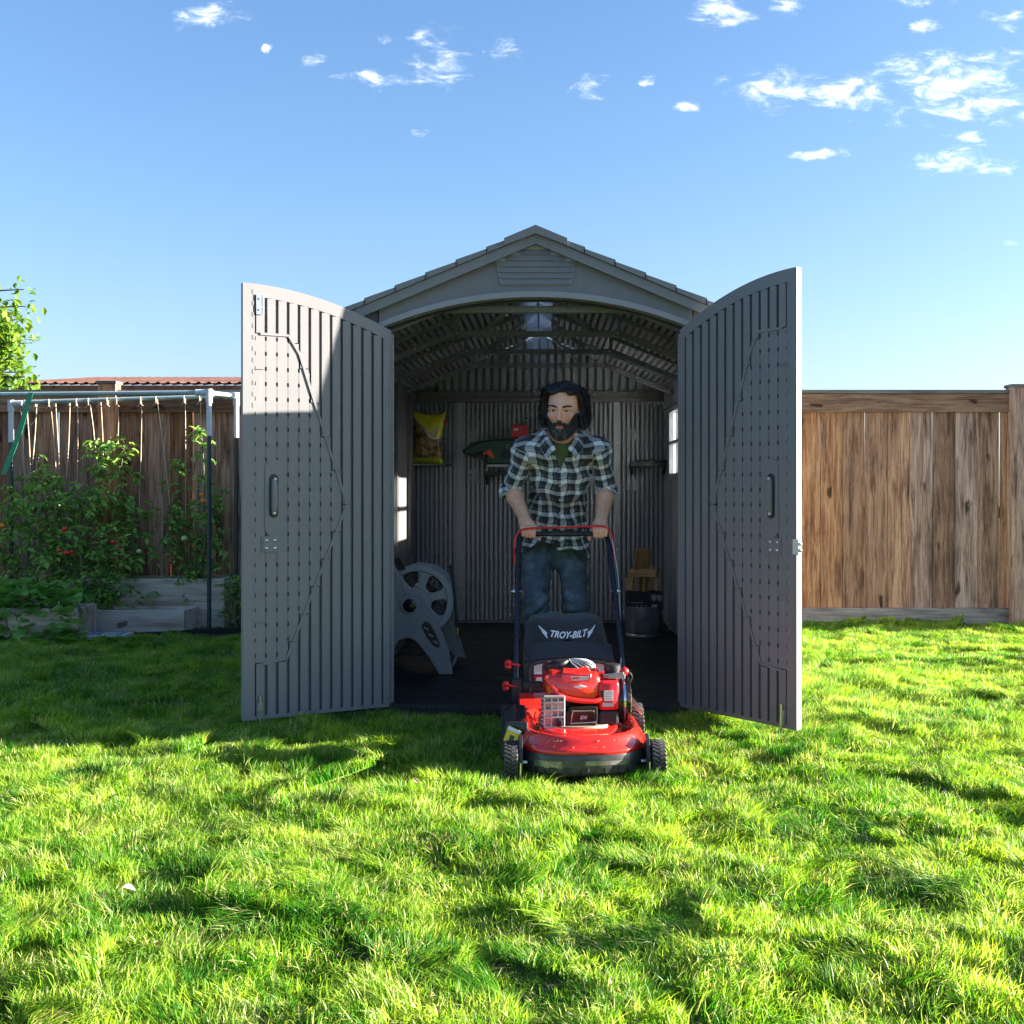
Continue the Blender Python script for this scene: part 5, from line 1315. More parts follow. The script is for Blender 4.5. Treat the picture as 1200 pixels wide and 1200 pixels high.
    # collar: a stand round the neck and two pointed leaves lying on the chest
    for s_ in (-1, 1):
        inner = [NB+V_(s_*.012, .072, .030), NB+V_(s_*.050, .050, .032), NB+V_(s_*.066, .010, .020), NB+V_(s_*.062, -.030, .000), NB+V_(s_*.046, -.062, -.028), NB+V_(s_*.026, -.080, -.062)]
        outer = [NB+V_(s_*.014, .100, -.005), NB+V_(s_*.078, .070, -.004), NB+V_(s_*.104, .012, -.018), NB+V_(s_*.104, -.036, -.040), NB+V_(s_*.096, -.070, -.072), NB+V_(s_*.066, -.094, -.112)]
        ii = smoothline(inner, 4); oo = smoothline(outer, 4); mb = MB(); rings = []; uv_ = []
        for k_, (p_, q_) in enumerate(zip(ii, oo)):
            d_ = (q_-p_); nrm = Vector((s_*.35, -.55 if k_ > 8 else .3, .75)).normalized(); o_ = Vector(ORG); mid = (p_+q_)/2+nrm*.010
            rings.append([p_-o_, p_+nrm*.004-o_, mid+nrm*.003-o_, q_+nrm*.005-o_, q_-o_, mid-nrm*.002-o_]); uv_ += [(k_*.012, 0, 0), (k_*.012, 0, 0), (k_*.012, d_.length*.5, 0), (k_*.012, d_.length, 0), (k_*.012, d_.length, 0), (k_*.012, d_.length*.5, 0)]
        mb.loft(rings); o = mb.build('collar', M['plaid'], R0, smooth=50)
        at = o.data.attributes.new('weave', 'FLOAT_VECTOR', 'POINT'); at.data.foreach_set('vector', np.array(uv_).ravel())
    # front band with its stitched edge
    zs = np.linspace(1.172, .79, 40); line = []
    for z in zs:
        near = V2[(np.abs(V2[:, 0]-.070) < .008) & (np.abs(V2[:, 2]-z) < .008)]
        if len(near): line.append((.070, near[:, 1].min(), z))
    mb = MB(); mb.loft([[(x+dx-ORG[0], y-dy-ORG[1], z) for dx, dy in ((-.016, -.004), (-.016, .0022), (.016, .0022), (.016, -.004))] for x, y, z in line]); o = mb.build('front_band', M['plaid'], R0, smooth=50)
    at = o.data.attributes.new('weave', 'FLOAT_VECTOR', 'POINT'); at.data.foreach_set('vector', np.array([(dx+.004, z*1.08+.012, 0) for x, y, z in line for dx in (-.016, -.016, .016, .016)]).ravel())
    # rolled cuffs
    uvs = weave(V2)
    to_obj('plaid_shirt', V2, F2, M['plaid'], R0, ORG, uv=uvs)
    for E_, W_, S_ in ((EL, WL, SLs), (ER, WR, SRs)):
        d = Vector(W_-E_).normalized(); du = Vector(E_-S_).normalized(); d = (d*.5+du*.5).normalized(); a = d.cross(Vector((0, 1, 0))).normalized(); b = d.cross(a); C_ = Vector(E_)+d*.012
        for nm, mt, r_, t0, t1, ro in (('sleeve_cuff', 'plaid', .057, -.030, .020, .0), ('cuff_lining', 'lining', .0545, .0205, .030, .0)):
            mb = MB(); rings = []; uvl = []
            for (rr_, tt) in ((r_-.012, t1), (r_, t1), (r_+.004, (t0+t1)/2), (r_+.001, t0), (r_-.012, t0)):
                ring = []
                for j in range(40):
                    th = 2*PI*j/40; w = 1+.045*math.sin(th*3+E_[0]*9)+.02*math.sin(th*7); ring.append(C_+a*math.cos(th)*rr_*w+b*math.sin(th)*rr_*w+d*(tt+.006*math.sin(th*2+1))-Vector(ORG)); uvl.append((th*.058, tt+.01, 0))
                rings.append(ring)
            mb.loft(rings, cap=False); o = mb.build(nm, M[mt], R0, smooth=60)
            at = o.data.attributes.new('weave', 'FLOAT_VECTOR', 'POINT'); at.data.foreach_set('vector', np.array(uvl).ravel())
    for i in range(6):
        z = 1.165-i*.068; mb = MB(); mb.lathe([(.0052, 0), (.0052, .002), (.001, .0022)], (0, 0, 0), 'y', 12); mb.v = [(x, -y, z_) for x, y, z_ in mb.v]
        # sit the button on the shirt front
        near = V2[(np.abs(V2[:, 0]-.068) < .006) & (np.abs(V2[:, 2]-z) < .006)]
        if len(near): y = near[:, 1].min(); mb.build('shirt_button', M['greyprint'], R0, loc=(.068-ORG[0], y-.0035-ORG[1], z-ORG[2]))
    # ---------- jeans ----------
    F = Field((-.20, 5.50, .06), (.32, 6.14, .95), .004)
    F.ell(HIP, V_(.156, .114, .12), .04); F.cap(HIP+V_(0, -.01, .0), HIP+V_(0, -.02, -.13), .06, .05, .05)
    for a, k_, b in ((HL, KL, AL), (HRt, KR, AR)):
        F.cap(a, k_, .086, .062, .045); F.cap(k_, b, .061, .054, .03)
    F.disp(lambda X, Y, Z: .0055*np.sin(Z*95+X*35*np.sign(X-.05)+2.2*np.sin(X*30+Y*22))*np.exp(-((Z-.50)/.10)**2)+.0045*np.sin(Z*120+4*np.sin(X*26))*np.exp(-((Z-.18)/.09)**2)+.004*np.sin((Z+np.abs(X-.05)*1.2)*80)*np.exp(-((Z-.76)/.07)**2)+.003*n3(X, Y, Z, 33., 2.))
    V3, F3 = F.mesh(1); to_obj('jeans', V3, F3, M['denim'], R0, ORG)
    for A_, t in ((AL, 0), (AR, .35)):
        F = Field(tuple(A_-V_(.08, .26, .14)), tuple(A_+V_(.08, .10, .08)), .005)
        F.cap(A_+V_(0, .01, -.045), A_+V_(0, -.10, -.052), .040, .042, .03); F.cap(A_+V_(0, -.10, -.055), A_+V_(0, -.17, -.060), .042, .034, .03); F.cap(A_, A_+V_(0, .01, -.05), .042, .045, .02)
        lo = A_[2]-.088
        F.clip(lambda X, Y, Z: lo-Z+0*X+0*Y); Vs, Fs_ = F.mesh(1); to_obj('shoe', Vs, Fs_, M['black'], R0, ORG)
def man_mats():
    t = NT('skin'); co = t.coord(); n = t.noise(co, 60, 4)
    base = t.ramp(t.noise(co, 16, 4), [(.3, (.76, .37, .225)), (.7, (.86, .46, .30))])
    at = lambda nm: t.n('ShaderNodeAttribute', attribute_name=nm).outputs['Fac']
    c = t.mix(t.m('MULTIPLY', at('cheek'), .4), base, (.56, .22, .15)); c = t.mix(t.m('MULTIPLY', at('stub'), .55), c, (.16, .11, .09)); c = t.mix(at('lip'), c, (.52, .17, .15))
    # dark arm hair
    hr = t.noise(t.coord(scale=(1, 1, .35)), 260, 2, .5); sp = t.n('ShaderNodeSeparateXYZ'); t.l(t.coord(), sp.inputs[0])
    arm = t.m('LESS_THAN', sp.outputs[2], 1.12); c = t.mix(t.m('MULTIPLY', t.m('MULTIPLY', t.m('GREATER_THAN', hr, .57), arm), .38), c, (.07, .045, .035))
    t.set(Base_Color=c, Roughness=.48); t.b.inputs['Subsurface Weight'].default_value = .12; t.b.inputs['Subsurface Radius'].default_value = (.008, .003, .0015); t.b.inputs['Subsurface Scale'].default_value = 1
    t.bump(t.noise(co, 500, 3), .15, .001); M['skin'] = t.mat
    def hair(nm, a, b, ro=.38):
        t = NT(nm); co = t.coord(scale=(1, 1, .12)); f = t.noise(co, 240, 4, .6); t.set(Base_Color=t.ramp(f, [(.35, a), (.75, b)]), Roughness=ro); t.bump(f, .8, .004); return t.mat
    M['hair'] = hair('black_hair', (.005, .005, .006), (.014, .014, .016), .34); M['beard'] = hair('greying_beard', (.010, .009, .008), (.055, .05, .048), .6)
    M['eyewhite'] = plain('eye_white', (.50, .45, .42), .3, bump=0); M['iris'] = plain('brown_iris', (.06, .03, .015), .15, bump=0)
    M['greyhair'] = plain('grey_hair', (.30, .29, .28), .6, bump=0)
    M['tshirt'] = fabric('olive_green_cotton', (.085, .125, .055)); M['lining'] = fabric('pale_cuff_lining', (.50, .52, .54))
    # plaid
    t = NT('black_white_plaid'); a = t.n('ShaderNodeAttribute', attribute_name='weave'); sp = t.n('ShaderNodeSeparateXYZ'); t.l(a.outputs['Vector'], sp.inputs[0])
    def bands(s_, per, offs):
        f = t.m('FRACT', t.m('ADD', t.m('DIVIDE', s_, per), 10.0)); out = None
        for c_, w, amp in offs:
            e = t.m('SUBTRACT', 1.0, t.m('MULTIPLY', t.m('MAXIMUM', t.m('SUBTRACT', t.m('ABSOLUTE', t.m('SUBTRACT', f, c_)), w), 0.0), 22.0), clamp=True); e = t.m('MULTIPLY', e, amp)
            out = e if out is None else t.m('MAXIMUM', out, e)
        return out
    u = bands(sp.outputs[0], .070, ((.25, .16, 1.0), (.58, .010, .42), (.68, .010, .42)))
    v = bands(sp.outputs[1], .060, ((.25, .15, 1.0), (.58, .010, .42), (.70, .010, .42)))
    f = t.m('ADD', t.m('MULTIPLY', u, .5), t.m('MULTIPLY', v, .5))
    col = t.ramp(f, [(0, (.012, .014, .018)), (.25, (.045, .05, .058)), (.5, (.30, .32, .35)), (1.0, (.82, .84, .86))])
    wv = t.noise(t.coord(), 700, 2); col = t.mix(t.m('MULTIPLY', t.m('SUBTRACT', wv, .4, clamp=True), .35), col, (.3, .3, .32))
    t.set(Base_Color=col, Roughness=.85); t.b.inputs['Sheen Weight'].default_value = .1
    t.bump(t.m('ADD', wv, t.m('MULTIPLY', t.noise(t.coord(), 45, 4, .6), 5)), .35, .003); M['plaid'] = t.mat
    t = NT('blue_denim'); co = t.coord(); f = t.noise(co, 12, 5, .6); wv = t.noise(t.coord(scale=(1, 1, .5)), 600, 3)
    c = t.ramp(f, [(.3, (.030, .042, .062)), (.52, (.062, .084, .118)), (.72, (.16, .195, .24))]); c = t.mix(t.m('MULTIPLY', t.m('SUBTRACT', wv, .5, clamp=True), 1.2), c, (.25, .3, .36))
    t.set(Base_Color=c, Roughness=.8); t.bump(t.m('ADD', wv, t.m('MULTIPLY', t.noise(co, 30, 4), 4)), .35, .003); M['denim'] = t.mat
man_mats(); man()
# ================= things in the shed =================
def hose_reel():
    Y = 6.25; R = empty('hose_reel_cart', (-.80, Y, .0475)); tag(R, 'grey plastic hose reel cart standing inside the shed behind the left door', 'hose reel')
    k = Y/F
    def q(px, py, d=0): return ((px-640)*k+.80, CAMZ-(py-576)*k-.0475)
    def frame(y0, y1, mat):
        # A-shaped cheek: outline measured in the plane of the cheek
        leg = [(447, 702), (462, 703), (470, 698), (482, 696), (493, 701), (500, 712), (509, 725), (519, 742), (526, 760), (531, 790), (515, 790), (504, 772), (492, 756), (486, 750), (478, 747), (468, 750), (459, 762), (452, 776), (441, 790), (425, 790), (436, 748)]
        mb = MB(); mb.prism([q(*p) for p in leg], y0, y1); o = mb.build('side_cheek', mat, R, bevel=.006); return o
    ck = frame(-.018, .018, M['reel'])
    mb = MB(); mb.prism([q(*p) for p in [(494, 733), (499, 727), (505, 731), (511, 742), (516, 754), (515, 759), (509, 757), (500, 746)]], -.0215, -.0175); mb.build('cheek_slot', M['black'], ck)
    for a in range(3):
        mb = MB(); c = q(500+a*5.5, 736+a*8); mb.box((c[0], -.023, c[1]), (.030, .004, .010), (0, .55, 0)); mb.build('slot_bar', M['reel'], ck, bevel=.001)
    # handle arm leaning up and left
    arm = [(478, 706), (466, 672), (452, 636), (440, 606), (433, 600), (424, 604), (436, 650), (444, 690), (462, 716)]
    mb = MB(); mb.prism([q(*p) for p in arm], -.012, .024); mb.build('handle_arm', M['reel'], R, bevel=.005)
    mb = MB(); mb.prism([q(*p) for p in [(462, 655), (469, 653), (476, 667), (469, 669)]], -.016, -.012); mb.build('arm_slot', M['black'], R)
    # hub
    cx, cz = q(481, 709)
    mb = MB(); mb.lathe([(.050, -.020), (.050, -.030), (.040, -.032)], (cx, 0, cz), 'y', 28); mb.build('hub_ring', M['reel'], R, smooth=40)
    mb = MB(); mb.lathe([(.038, -.024), (.038, -.034), (.030, -.036), (.006, -.037)], (cx, 0, cz), 'y', 28); hb = mb.build('hub_cap', M['glossblack'], R, smooth=40)
    mb = MB(); mb.ball((cx+.006, -.038, cz-.002), .006, 10, 6); mb.build('hub_screw', M['steel'], hb, smooth=60)
    # wheel shaped drum flange behind the cheek
    fx, fz = q(487, 706); fx, fz = fx+.0, fz
    def disc(y, r, mat, nm):
        n = 48; mb = MB()
        mb.lathe([(r*.80, y), (r*.83, y-.012), (r*.90, y-.014), (r*.96, y-.012), (r, y-.004), (r, y+.010), (r*.80, y+.010), (r*.80, y)], (fx, 0, fz), 'y', n, cap=False)
        o = mb.build(nm, mat, R, smooth=40)
        m = MB(); m.lathe([(r*.03, y+.002), (r*.40, y+.0), (r*.40, y+.010), (r*.03, y+.012)], (fx, 0, fz), 'y', 32); m.build('drum_boss', mat, o, smooth=40)
        for i in range(6):
            a0 = i*PI/3+.25; m = MB()
            pts = [(r*.36, a0-.42), (r*.48, a0-.24), (r*.72, a0-.18), (r*.82, a0-.30), (r*.84, a0), (r*.82, a0+.30), (r*.72, a0+.18), (r*.48, a0+.24), (r*.36, a0+.42)]
            m.prism([(fx+rr*math.cos(t), fz+rr*math.sin(t)) for rr, t in pts], y-.004, y+.008); m.build('drum_spoke', mat, o, bevel=.004)
        m = MB(); m.lathe([(r*.83, y-.0125), (r*.835, y-.018), (r*.87, y-.018), (r*.875, y-.0145)], (fx, 0, fz), 'y', n, cap=False); m.build('drum_ring', mat, o, smooth=40)
        return o
    disc(.10, .205, M['reel2'], 'drum_flange'); disc(.38, .20, M['reel2'], 'drum_flange')
    mb = MB()
    for i in range(11): mb.tube([(fx+.165*math.cos(t), .125+i*.0225, fz+.165*math.sin(t)) for t in np.linspace(0, 2*PI, 33)], .0115, 8, cap=False)
    mb.build('coiled_hose', M['hose'], R, smooth=60)
    mb = MB(); mb.lathe([(.085, .116), (.085, .366)], (fx, 0, fz), 'y', 24); mb.build('drum_core', M['black'], R, smooth=40)
    # the second cheek and cross pieces
    mb = MB(); leg2 = [(455, 706), (500, 712), (519, 742), (529, 770), (533, 784), (520, 784), (505, 765), (484, 748), (462, 756), (450, 776), (440, 784), (427, 784)]
    mb.prism([(q(*p)[0]+.03, q(*p)[1]*1.0) for p in leg2], .42, .452); mb.build('side_cheek', M['reel'], R, bevel=.006)
    for p in ((527, 786), (430, 786)):
        c = q(*p); mb = MB(); mb.tube([(c[0], .0, c[1]+.012), (c[0], .44, c[1]+.012)], .011, 10); mb.build('cross_tube', M['reel'], R, smooth=50)
    pts = [(*q(497, 690), .2)]; 
    p = [q(520, 665), q(524, 690), q(526, 715), q(528, 735), q(529, 752)]
    mb = MB(); mb.tube(smoothline([(a[0]+.02, .20, a[1]) for a in p], 5), .0085, 8); mb.build('hose_end', M['hose'], R, smooth=60)
    c = q(528.5, 744); mb = MB(); mb.tube([(c[0]+.02, .20, c[1]-.03), (c[0]+.02, .20, c[1]+.018)], .010, 10); mb.build('brass_fitting', M['brass'], R, smooth=50)
    p = [q(462, 760), q(468, 767), q(482, 771), q(497, 769), q(508, 762)]
    mb = MB(); mb.tube(smoothline([(a[0], .10, a[1]) for a in p], 5), .006, 8); mb.build('hose_loop', M['hose'], R, smooth=60)
hose_reel()
def pillow_bag(nm, w, h, d, mats, par, loc, rot=(0,0,0), ears=.02, n=16, m=20, dent=.006, seed=0):
    mb = MB(); rr = random.Random(seed); vs = []; fs = []
    for side in (-1, 1):
        o = len(vs)
        for j in range(m+1):
            v = j/m
            for i in range(n+1):
                u = i/n*2-1; e = (1-abs(u)**3)*(1-abs(v*2-1)**4.5)
                x = u*w/2*(1+ears*math.cos(v*PI*2)*2-.05*math.sin(v*PI)); y = side*d/2*max(0, e)**.6+dent*math.sin(u*7+seed)*math.sin(v*13+u*3)*max(0, e)
                z = v*h+(ears*.9*abs(u)**3 if v > .9 else 0)
                vs.append((x, y, z))
        for j in range(m):
            for i in range(n):
                a = o+j*(n+1)+i; fs.append((a, a+1, a+n+2, a+n+1) if side > 0 else (a, a+n+1, a+n+2, a+1))
    mb.add(vs, fs); o = mb.build(nm, mats, par, smooth=70, loc=loc, rot=rot); return o
def seedbag():
    t = NT('printed_yellow_bag'); co = t.n('ShaderNodeTexCoord').outputs['Object']; sp = t.n('ShaderNodeSeparateXYZ'); t.l(co, sp.inputs[0]); x, z = sp.outputs[0], sp.outputs[2]
    wob = t.noise(co, 14, 4)
    # brown lower field bounded by a slanting curve, then a green-yellow foot band
    edge = t.m('ADD', t.m('MULTIPLY', x, -1.15), t.m('ADD', .225, t.m('MULTIPLY', t.m('SUBTRACT', wob, .5), .02)))
    edge = t.m('ADD', edge, t.m('MULTIPLY', t.m('MULTIPLY', t.m('MAXIMUM', x, -.02), t.m('MAXIMUM', x, -.02)), 11.0))
    low = t.m('LESS_THAN', z, edge); rim = t.m('LESS_THAN', t.m('ABSOLUTE', t.m('SUBTRACT', z, edge)), .006)
    img = t.noise(co, 22, 6, .7); pic = t.ramp(img, [(.3, (.03, .04, .02)), (.45, (.12, .07, .03)), (.56, (.40, .30, .08)), (.66, (.40, .06, .03)), (.8, (.10, .16, .04))])
    c = t.mix(low, (.72, .66, .03), pic); c = t.mix(rim, c, (.85, .86, .8))
    foot = t.m('LESS_THAN', z, .045); c = t.mix(foot, c, (.42, .50, .04))
    t.set(Base_Color=c, Roughness=.3); t.bump(t.noise(co, 30, 4), .4, .006)
    Y = SY1-.15; s_ = Y/F; cx = (500.5-640)*s_; z0 = 1.2825
    B = pillow_bag('seed_bag', .235, .378, .10, t.mat, None, (cx, Y, z0), (.05, .04, .10), .035)
    tag(B, 'yellow plastic bag with a brown printed picture on the corner shelf', 'bag')
    # printed marks: a stack of pale script lines and a small red tag
    mb = MB(); mb.bb(.058, .098, -.033, -.031, .325, .352); mb.build('red_tag', M['redp'], B, rot=(0, .12, .2))
    for z, w in ((.262, .14), (.240, .12), (.222, .07)):
        mb = MB(); pts = []
        for i in range(22): pts.append((-.01-w/2+w*i/21+.02, -.0555+.012*((i/21-.5)*2)**2, z+.0065*math.sin(i*2.1)+.002*math.sin(i*1.3)))
        mb.tube(pts, .0032 if z > .23 else .002, 5); mb.build('script_print', M['white'], B, smooth=60)
seedbag()
def trimmer():
    Y = SY1-.12; s_ = Y/F; q = lambda px, py: ((px-572)*s_, -(py-530)*s_)
    R = empty('hedge_trimmer', ((572-640)*s_, Y, CAMZ-(530-576)*s_)); tag(R, 'dark green garden power tool with an orange trigger lying on the wall shelf', 'power tool')
    body = [(544, 527), (552, 522), (564, 517), (580, 515), (600, 515), (614, 518), (616, 530), (612, 544), (573, 544), (570, 540), (572, 530), (565, 531), (552, 533), (545, 532)]
    mb = MB(); mb.prism([q(*p) for p in body], -.045, .045); mb.build('housing', M['dgreen'], R, bevel=.012, smooth=40)
    mb = MB(); mb.prism([q(*p) for p in [(542, 530), (544, 526), (556, 531), (571, 532), (571, 544), (566, 540), (560, 536), (548, 534)]], -.03, .03); mb.build('guard', M['black'], R, bevel=.006)
    mb = MB(); mb.prism([q(*p) for p in [(571, 528), (575, 527), (580, 535), (579, 538), (575, 536), (571, 532), (567, 534), (566, 531)]], -.052, -.02); mb.build('trigger', M['orange'], R, bevel=.003)
    mb = MB(); mb.prism([q(*p) for p in [(587, 528), (597, 528), (597, 537), (587, 536)]], -.050, -.02); mb.build('grip_opening', M['black'], R, bevel=.003)
    mb = MB(); mb.bb(q(572, 0)[0], q(612, 0)[0], -.05, .03, q(0, 547.5)[1], q(0, 544.5)[1]); mb.build('blade_guard', M['greyprint'], R)
    c = q(596, 523.5); mb = MB()
    mb.tube([(c[0]+.014*math.cos(t), -.0465, c[1]+.014*math.sin(t)) for t in np.linspace(.3, 5.6, 18)], .0015, 5); mb.build('round_emblem', M['greyprint'], R)
    # red packet standing above it
    R2 = empty('red_packet', (-.155, SY1-.13, 1.345)); tag(R2, 'small red packet on the wall behind the man\'s shoulder', 'packet')
    px = (609-640)*s_+.155; R2.location = ((609-640)*s_, Y, CAMZ-(505-576)*s_)
    mb = MB(); mb.bb(-.065, .065, -.03, .03, -.05, .045); mb.build('carton', M['redp'], R2, bevel=.006)
    mb = MB(); mb.bb(-.045, -.01, -.0325, -.0305, .0, .018); mb.build('carton_print', M['white'], R2)
    # tool on the right shelf
    Yt = SY1-.12; s2 = Yt/F
    R3 = empty('black_hand_tool', ((765-640)*s2, Yt, 1.287)); tag(R3, 'thin black tool lying on the small shelf in the right corner', 'tool')
    mb = MB(); mb.tube([(-.13, 0, .014), (-.05, 0, .014), (.02, -.01, .013), (.13, -.01, .012)], [.009, .012, .009, .007], 8); mb.build('tool_body', M['glossblack'], R3, smooth=50)
    mb = MB(); mb.bb(-.03, .02, -.03, .02, .004, .030); mb.build('tool_head', M['black'], R3, bevel=.006)
    mb = MB()
    for i in range(4): mb.ball((-.105+i*.035, -.014, .020), .0035, 8, 6)
    mb.build('studs', M['steel'], R3)['kind'] = 'stuff'
trimmer()
def bucket():
    Y = 7.95; s_ = Y/F; x = (754-640)*s_
    R = empty('metal_bucket', (x, Y, .0475)); tag(R, 'round galvanised metal bucket on the shed floor by the right wall', 'bucket')
    mb = MB(); mb.lathe([(.125, 0), (.128, .004), (.128, .016), (.124, .022), (.128, .03), (.134, .20), (.139, .205), (.139, .214), (.130, .212), (.122, .03), (.02, .03)], (0,0,0), 'z', 40); mb.build('bucket_body', M['galv'], R, smooth=35)
    for s in (-1, 1): 
        mb = MB(); mb.box((s*.142, 0, .165), (.012, .05, .036)); mb.build('handle_ear', M['steel'], R, bevel=.003)
    # printed carton stuck in the bucket
    C = empty('printed_carton', (x+.005, Y, .0475+.19)); tag(C, 'dark printed carton with small pale winged marks sitting in the metal bucket', 'carton')
    mb = MB(); mb.bb(-.115, .115, -.085, .085, 0, .125); mb.build('carton_body', M['cartonblack'], C, bevel=.004)
    def pr(x0, x1, z0, z1, mat, nm='print'): 
        m = MB(); m.bb(x0, x1, -.0875, -.0853, z0, z1); m.build(nm, mat, C)
    pr(-.11, -.03, .078, .090, M['rust']); pr(-.10, -.015, .050, .054, M['greyprint']); pr(.045, .085, .018, .040, M['greyprint'])
    for i in range(3): pr(-.06+i*.03, -.053+i*.03, .026, .032, M['white'])
    for cx in (.062, .100):
        for k in range(5):
            m = MB(); m.box((0,0,0), (.007, .002, .050-.006*abs(k-2))); m.build('wing_mark', M['greyprint'], C, loc=(cx-.014+k*.0065, -.0865, .085), rot=(0, (k-2)*.14, 0))
    # firewood
    r = random.Random(4)
    def log(loc, rot, L, w, h, lab, seed):
        rr = random.Random(seed); n = 9; rings = []
        prof = [(-w/2, -h*.4), (-w*.3, -h/2), (w*.25, -h/2), (w/2, -h*.35), (w*.42, h*.2), (w*.12, h/2), (-w*.2, h*.46), (-w*.46, h*.12)]
        jit = [(rr.uniform(-.006, .006), rr.uniform(-.006, .006)) for _ in prof]
        for i in range(n):
            z = -L/2+L*i/(n-1); rings.append([(p[0]+j[0]+rr.uniform(-.0018, .0018), p[1]+j[1]+rr.uniform(-.0018, .0018), z+rr.uniform(-.003, .003)*(i in (0, n-1))) for p, j in zip(prof, jit)])
        mb = MB(); mb.loft(rings); o = mb.build('firewood_log', M['log'], None, loc=loc, rot=rot); tag(o, lab, 'log', 'firewood on top of the bucket')
    zb = .0475+.19+.127
    for i, (dx, w) in enumerate(((-.095, .05), (-.045, .055), (.008, .05), (.058, .05), (.10, .04))):
        log((x+dx, Y-.01+.01*(i % 2), zb+.052), (0, r.uniform(-.06, .06), r.uniform(-.5, .5)), .098+r.uniform(-.008, .012), w, .06, ['leftmost short split log in the row on the carton', 'second short split log from the left on the carton', 'middle short split log standing in the row on the carton', 'fourth short split log from the left on the carton', 'rightmost narrow split log in the row on the carton'][i], 10+i)
    log((x-.005, Y-.02, zb+.125), (PI/2, 0, 1.2), .20, .055, .05, 'split log lying flat across the short logs', 30)
    log((x-.005, Y+.035, zb+.20), (0, .13, .3), .19, .115, .07, 'tall pale block of split wood standing on top of the pile', 31)
M['cartonblack'] = plain('black_printed_carton', (.02, .02, .022), .5)
bucket()
# ================= lawn litter =================
def litter():
    r = random.Random(9); spots = [(487, 917, 'pale dry leaf lying in the grass in front of the left door'), (181, 1108, 'tan dry leaf in the lower left of the lawn'), (158, 828, 'small brown dry leaf in the shaded grass left of the shed'), (150, 1044, 'curled straw coloured dry stalk in the left part of the lawn')]
    for px, py, lab in spots:
        Y = 1312*(CAMZ-.06)/(py-576); p = P(px, py, Y); mb = MB(); w = .022; L = .038
        vs = []; 
        for i in range(7):
            t = i/6; hw = w/2*math.sin(PI*min(.97, t*.9+.06)); vs += [(-hw, (t-.5)*L, .006*math.sin(t*3)+.006), (0, (t-.5)*L, .006*math.sin(t*3)), (hw, (t-.5)*L, .006*math.sin(t*3)+.007)]
        fs = [q for i in range(6) for q in ((i*3, i*3+1, i*3+4, i*3+3), (i*3+1, i*3+2, i*3+5, i*3+4))]
        mb.add(vs, fs); o = mb.build('fallen_leaf', M['dryleaf'], None, smooth=80, loc=p, rot=(r.uniform(.2, .7), r.uniform(-.4, .4), r.uniform(0, 6))); tag(o, lab, 'leaf', 'dry leaves scattered on the lawn')
M['dryleaf'] = plain('dry_leaf', (.52, .36, .20), .7)
litter()
# ================= garden on the left =================
def bed_soil():
    mb = MB(); pts = [(-6.6, 7.55), (-4.2, 7.70), (-3.35, 7.98), (-2.85, 8.20), (-2.2, 8.55), (-1.6, 8.80), (-1.6, 9.0), (-6.6, 9.0)]
    mb.prism(pts, -.02, .018, axis='z'); tag(mb.build('garden_bed_soil', M['soil']), kind='structure')
    # edging strip between lawn and border
    mb = MB(); e = pts[:6]
    for (a, b) in zip(e[:-1], e[1:]): 
        mb.prism([(a[0], a[1]-.02), (b[0], b[1]-.02), (b[0], b[1]), (a[0], a[1])], -.02, .045, axis='z')
    tag(mb.build('border_edging', M['black']), 'low dark edging strip between lawn and garden border', 'edging')
    # bark chips
    r = random.Random(21); mb = MB()
    for i in range(2600):
        x = r.uniform(-4.6, -1.8); yb = np.interp(x, [p[0] for p in pts[:6]], [p[1] for p in pts[:6]])
        y = r.uniform(yb+.01, 8.95); s = r.uniform(.008, .026); R_ = Euler((r.uniform(-.6, .6), r.uniform(-.6, .6), r.uniform(0, 6))).to_matrix()
        mb.box((x, y, .022+r.uniform(0, .012)), (s, s*.5, s*.2), R_)
    tag(mb.build('bark_mulch', M['bark_chip'], fix=False), 'dark bark chips covering the garden border', 'mulch', kind='stuff')
M['bark_chip'] = None
def chipm():
    t = NT('bark_chips'); g = t.n('ShaderNodeNewGeometry'); t.set(Base_Color=t.ramp(g.outputs['Random Per Island'], [(0, (.03, .018, .012)), (.6, (.12, .075, .05)), (1, (.28, .22, .18))]), Roughness=.9); return t.mat
M['bark_chip'] = chipm()
bed_soil()
def planter(name, x0, x1, y0, y1, z0, z1, lab, soil=True, cat='raised bed'):
    R = empty(name, ((x0+x1)/2, y0, z0)); tag(R, lab, cat); cx = (x0+x1)/2; h = z1-z0; t_ = .038
    def bd(nm, a): mb = MB(); mb.bb(*a); mb.build(nm, M['bedwood'], R, bevel=.003)
    bd('front_board', (x0-cx, x1-cx, 0, t_, 0, h)); bd('back_board', (x0-cx, x1-cx, y1-y0-t_, y1-y0, 0, h))
    bd('end_board', (x0-cx+.001, x0-cx+t_, t_+.001, y1-y0-t_-.001, 0, h-.002)); bd('end_board', (x1-cx-t_, x1-cx-.001, t_+.001, y1-y0-t_-.001, 0, h-.002))
    if soil: mb = MB(); mb.bb(x0-cx+t_, x1-cx-t_, t_, y1-y0-t_, 0, h-.03); mb.build('soil', M['soil'], R)
    return R
planter('lower_raised_bed', P(88, 0, 8.28).x, P(216, 0, 8.28).x, 8.28, 8.60, .018, .19, 'low weathered board bed in front of the taller bed')
planter('upper_raised_bed', P(80, 0, 8.62).x, P(263, 0, 8.62).x, 8.62, 8.93, .018, .40, 'taller grey board planter along the fence behind the lower bed')
planter('corner_planter', -4.45, P(90, 0, 7.85).x, 7.85, 8.2, .0, .25, 'small grey board planter under the bushy leaves at the left edge')
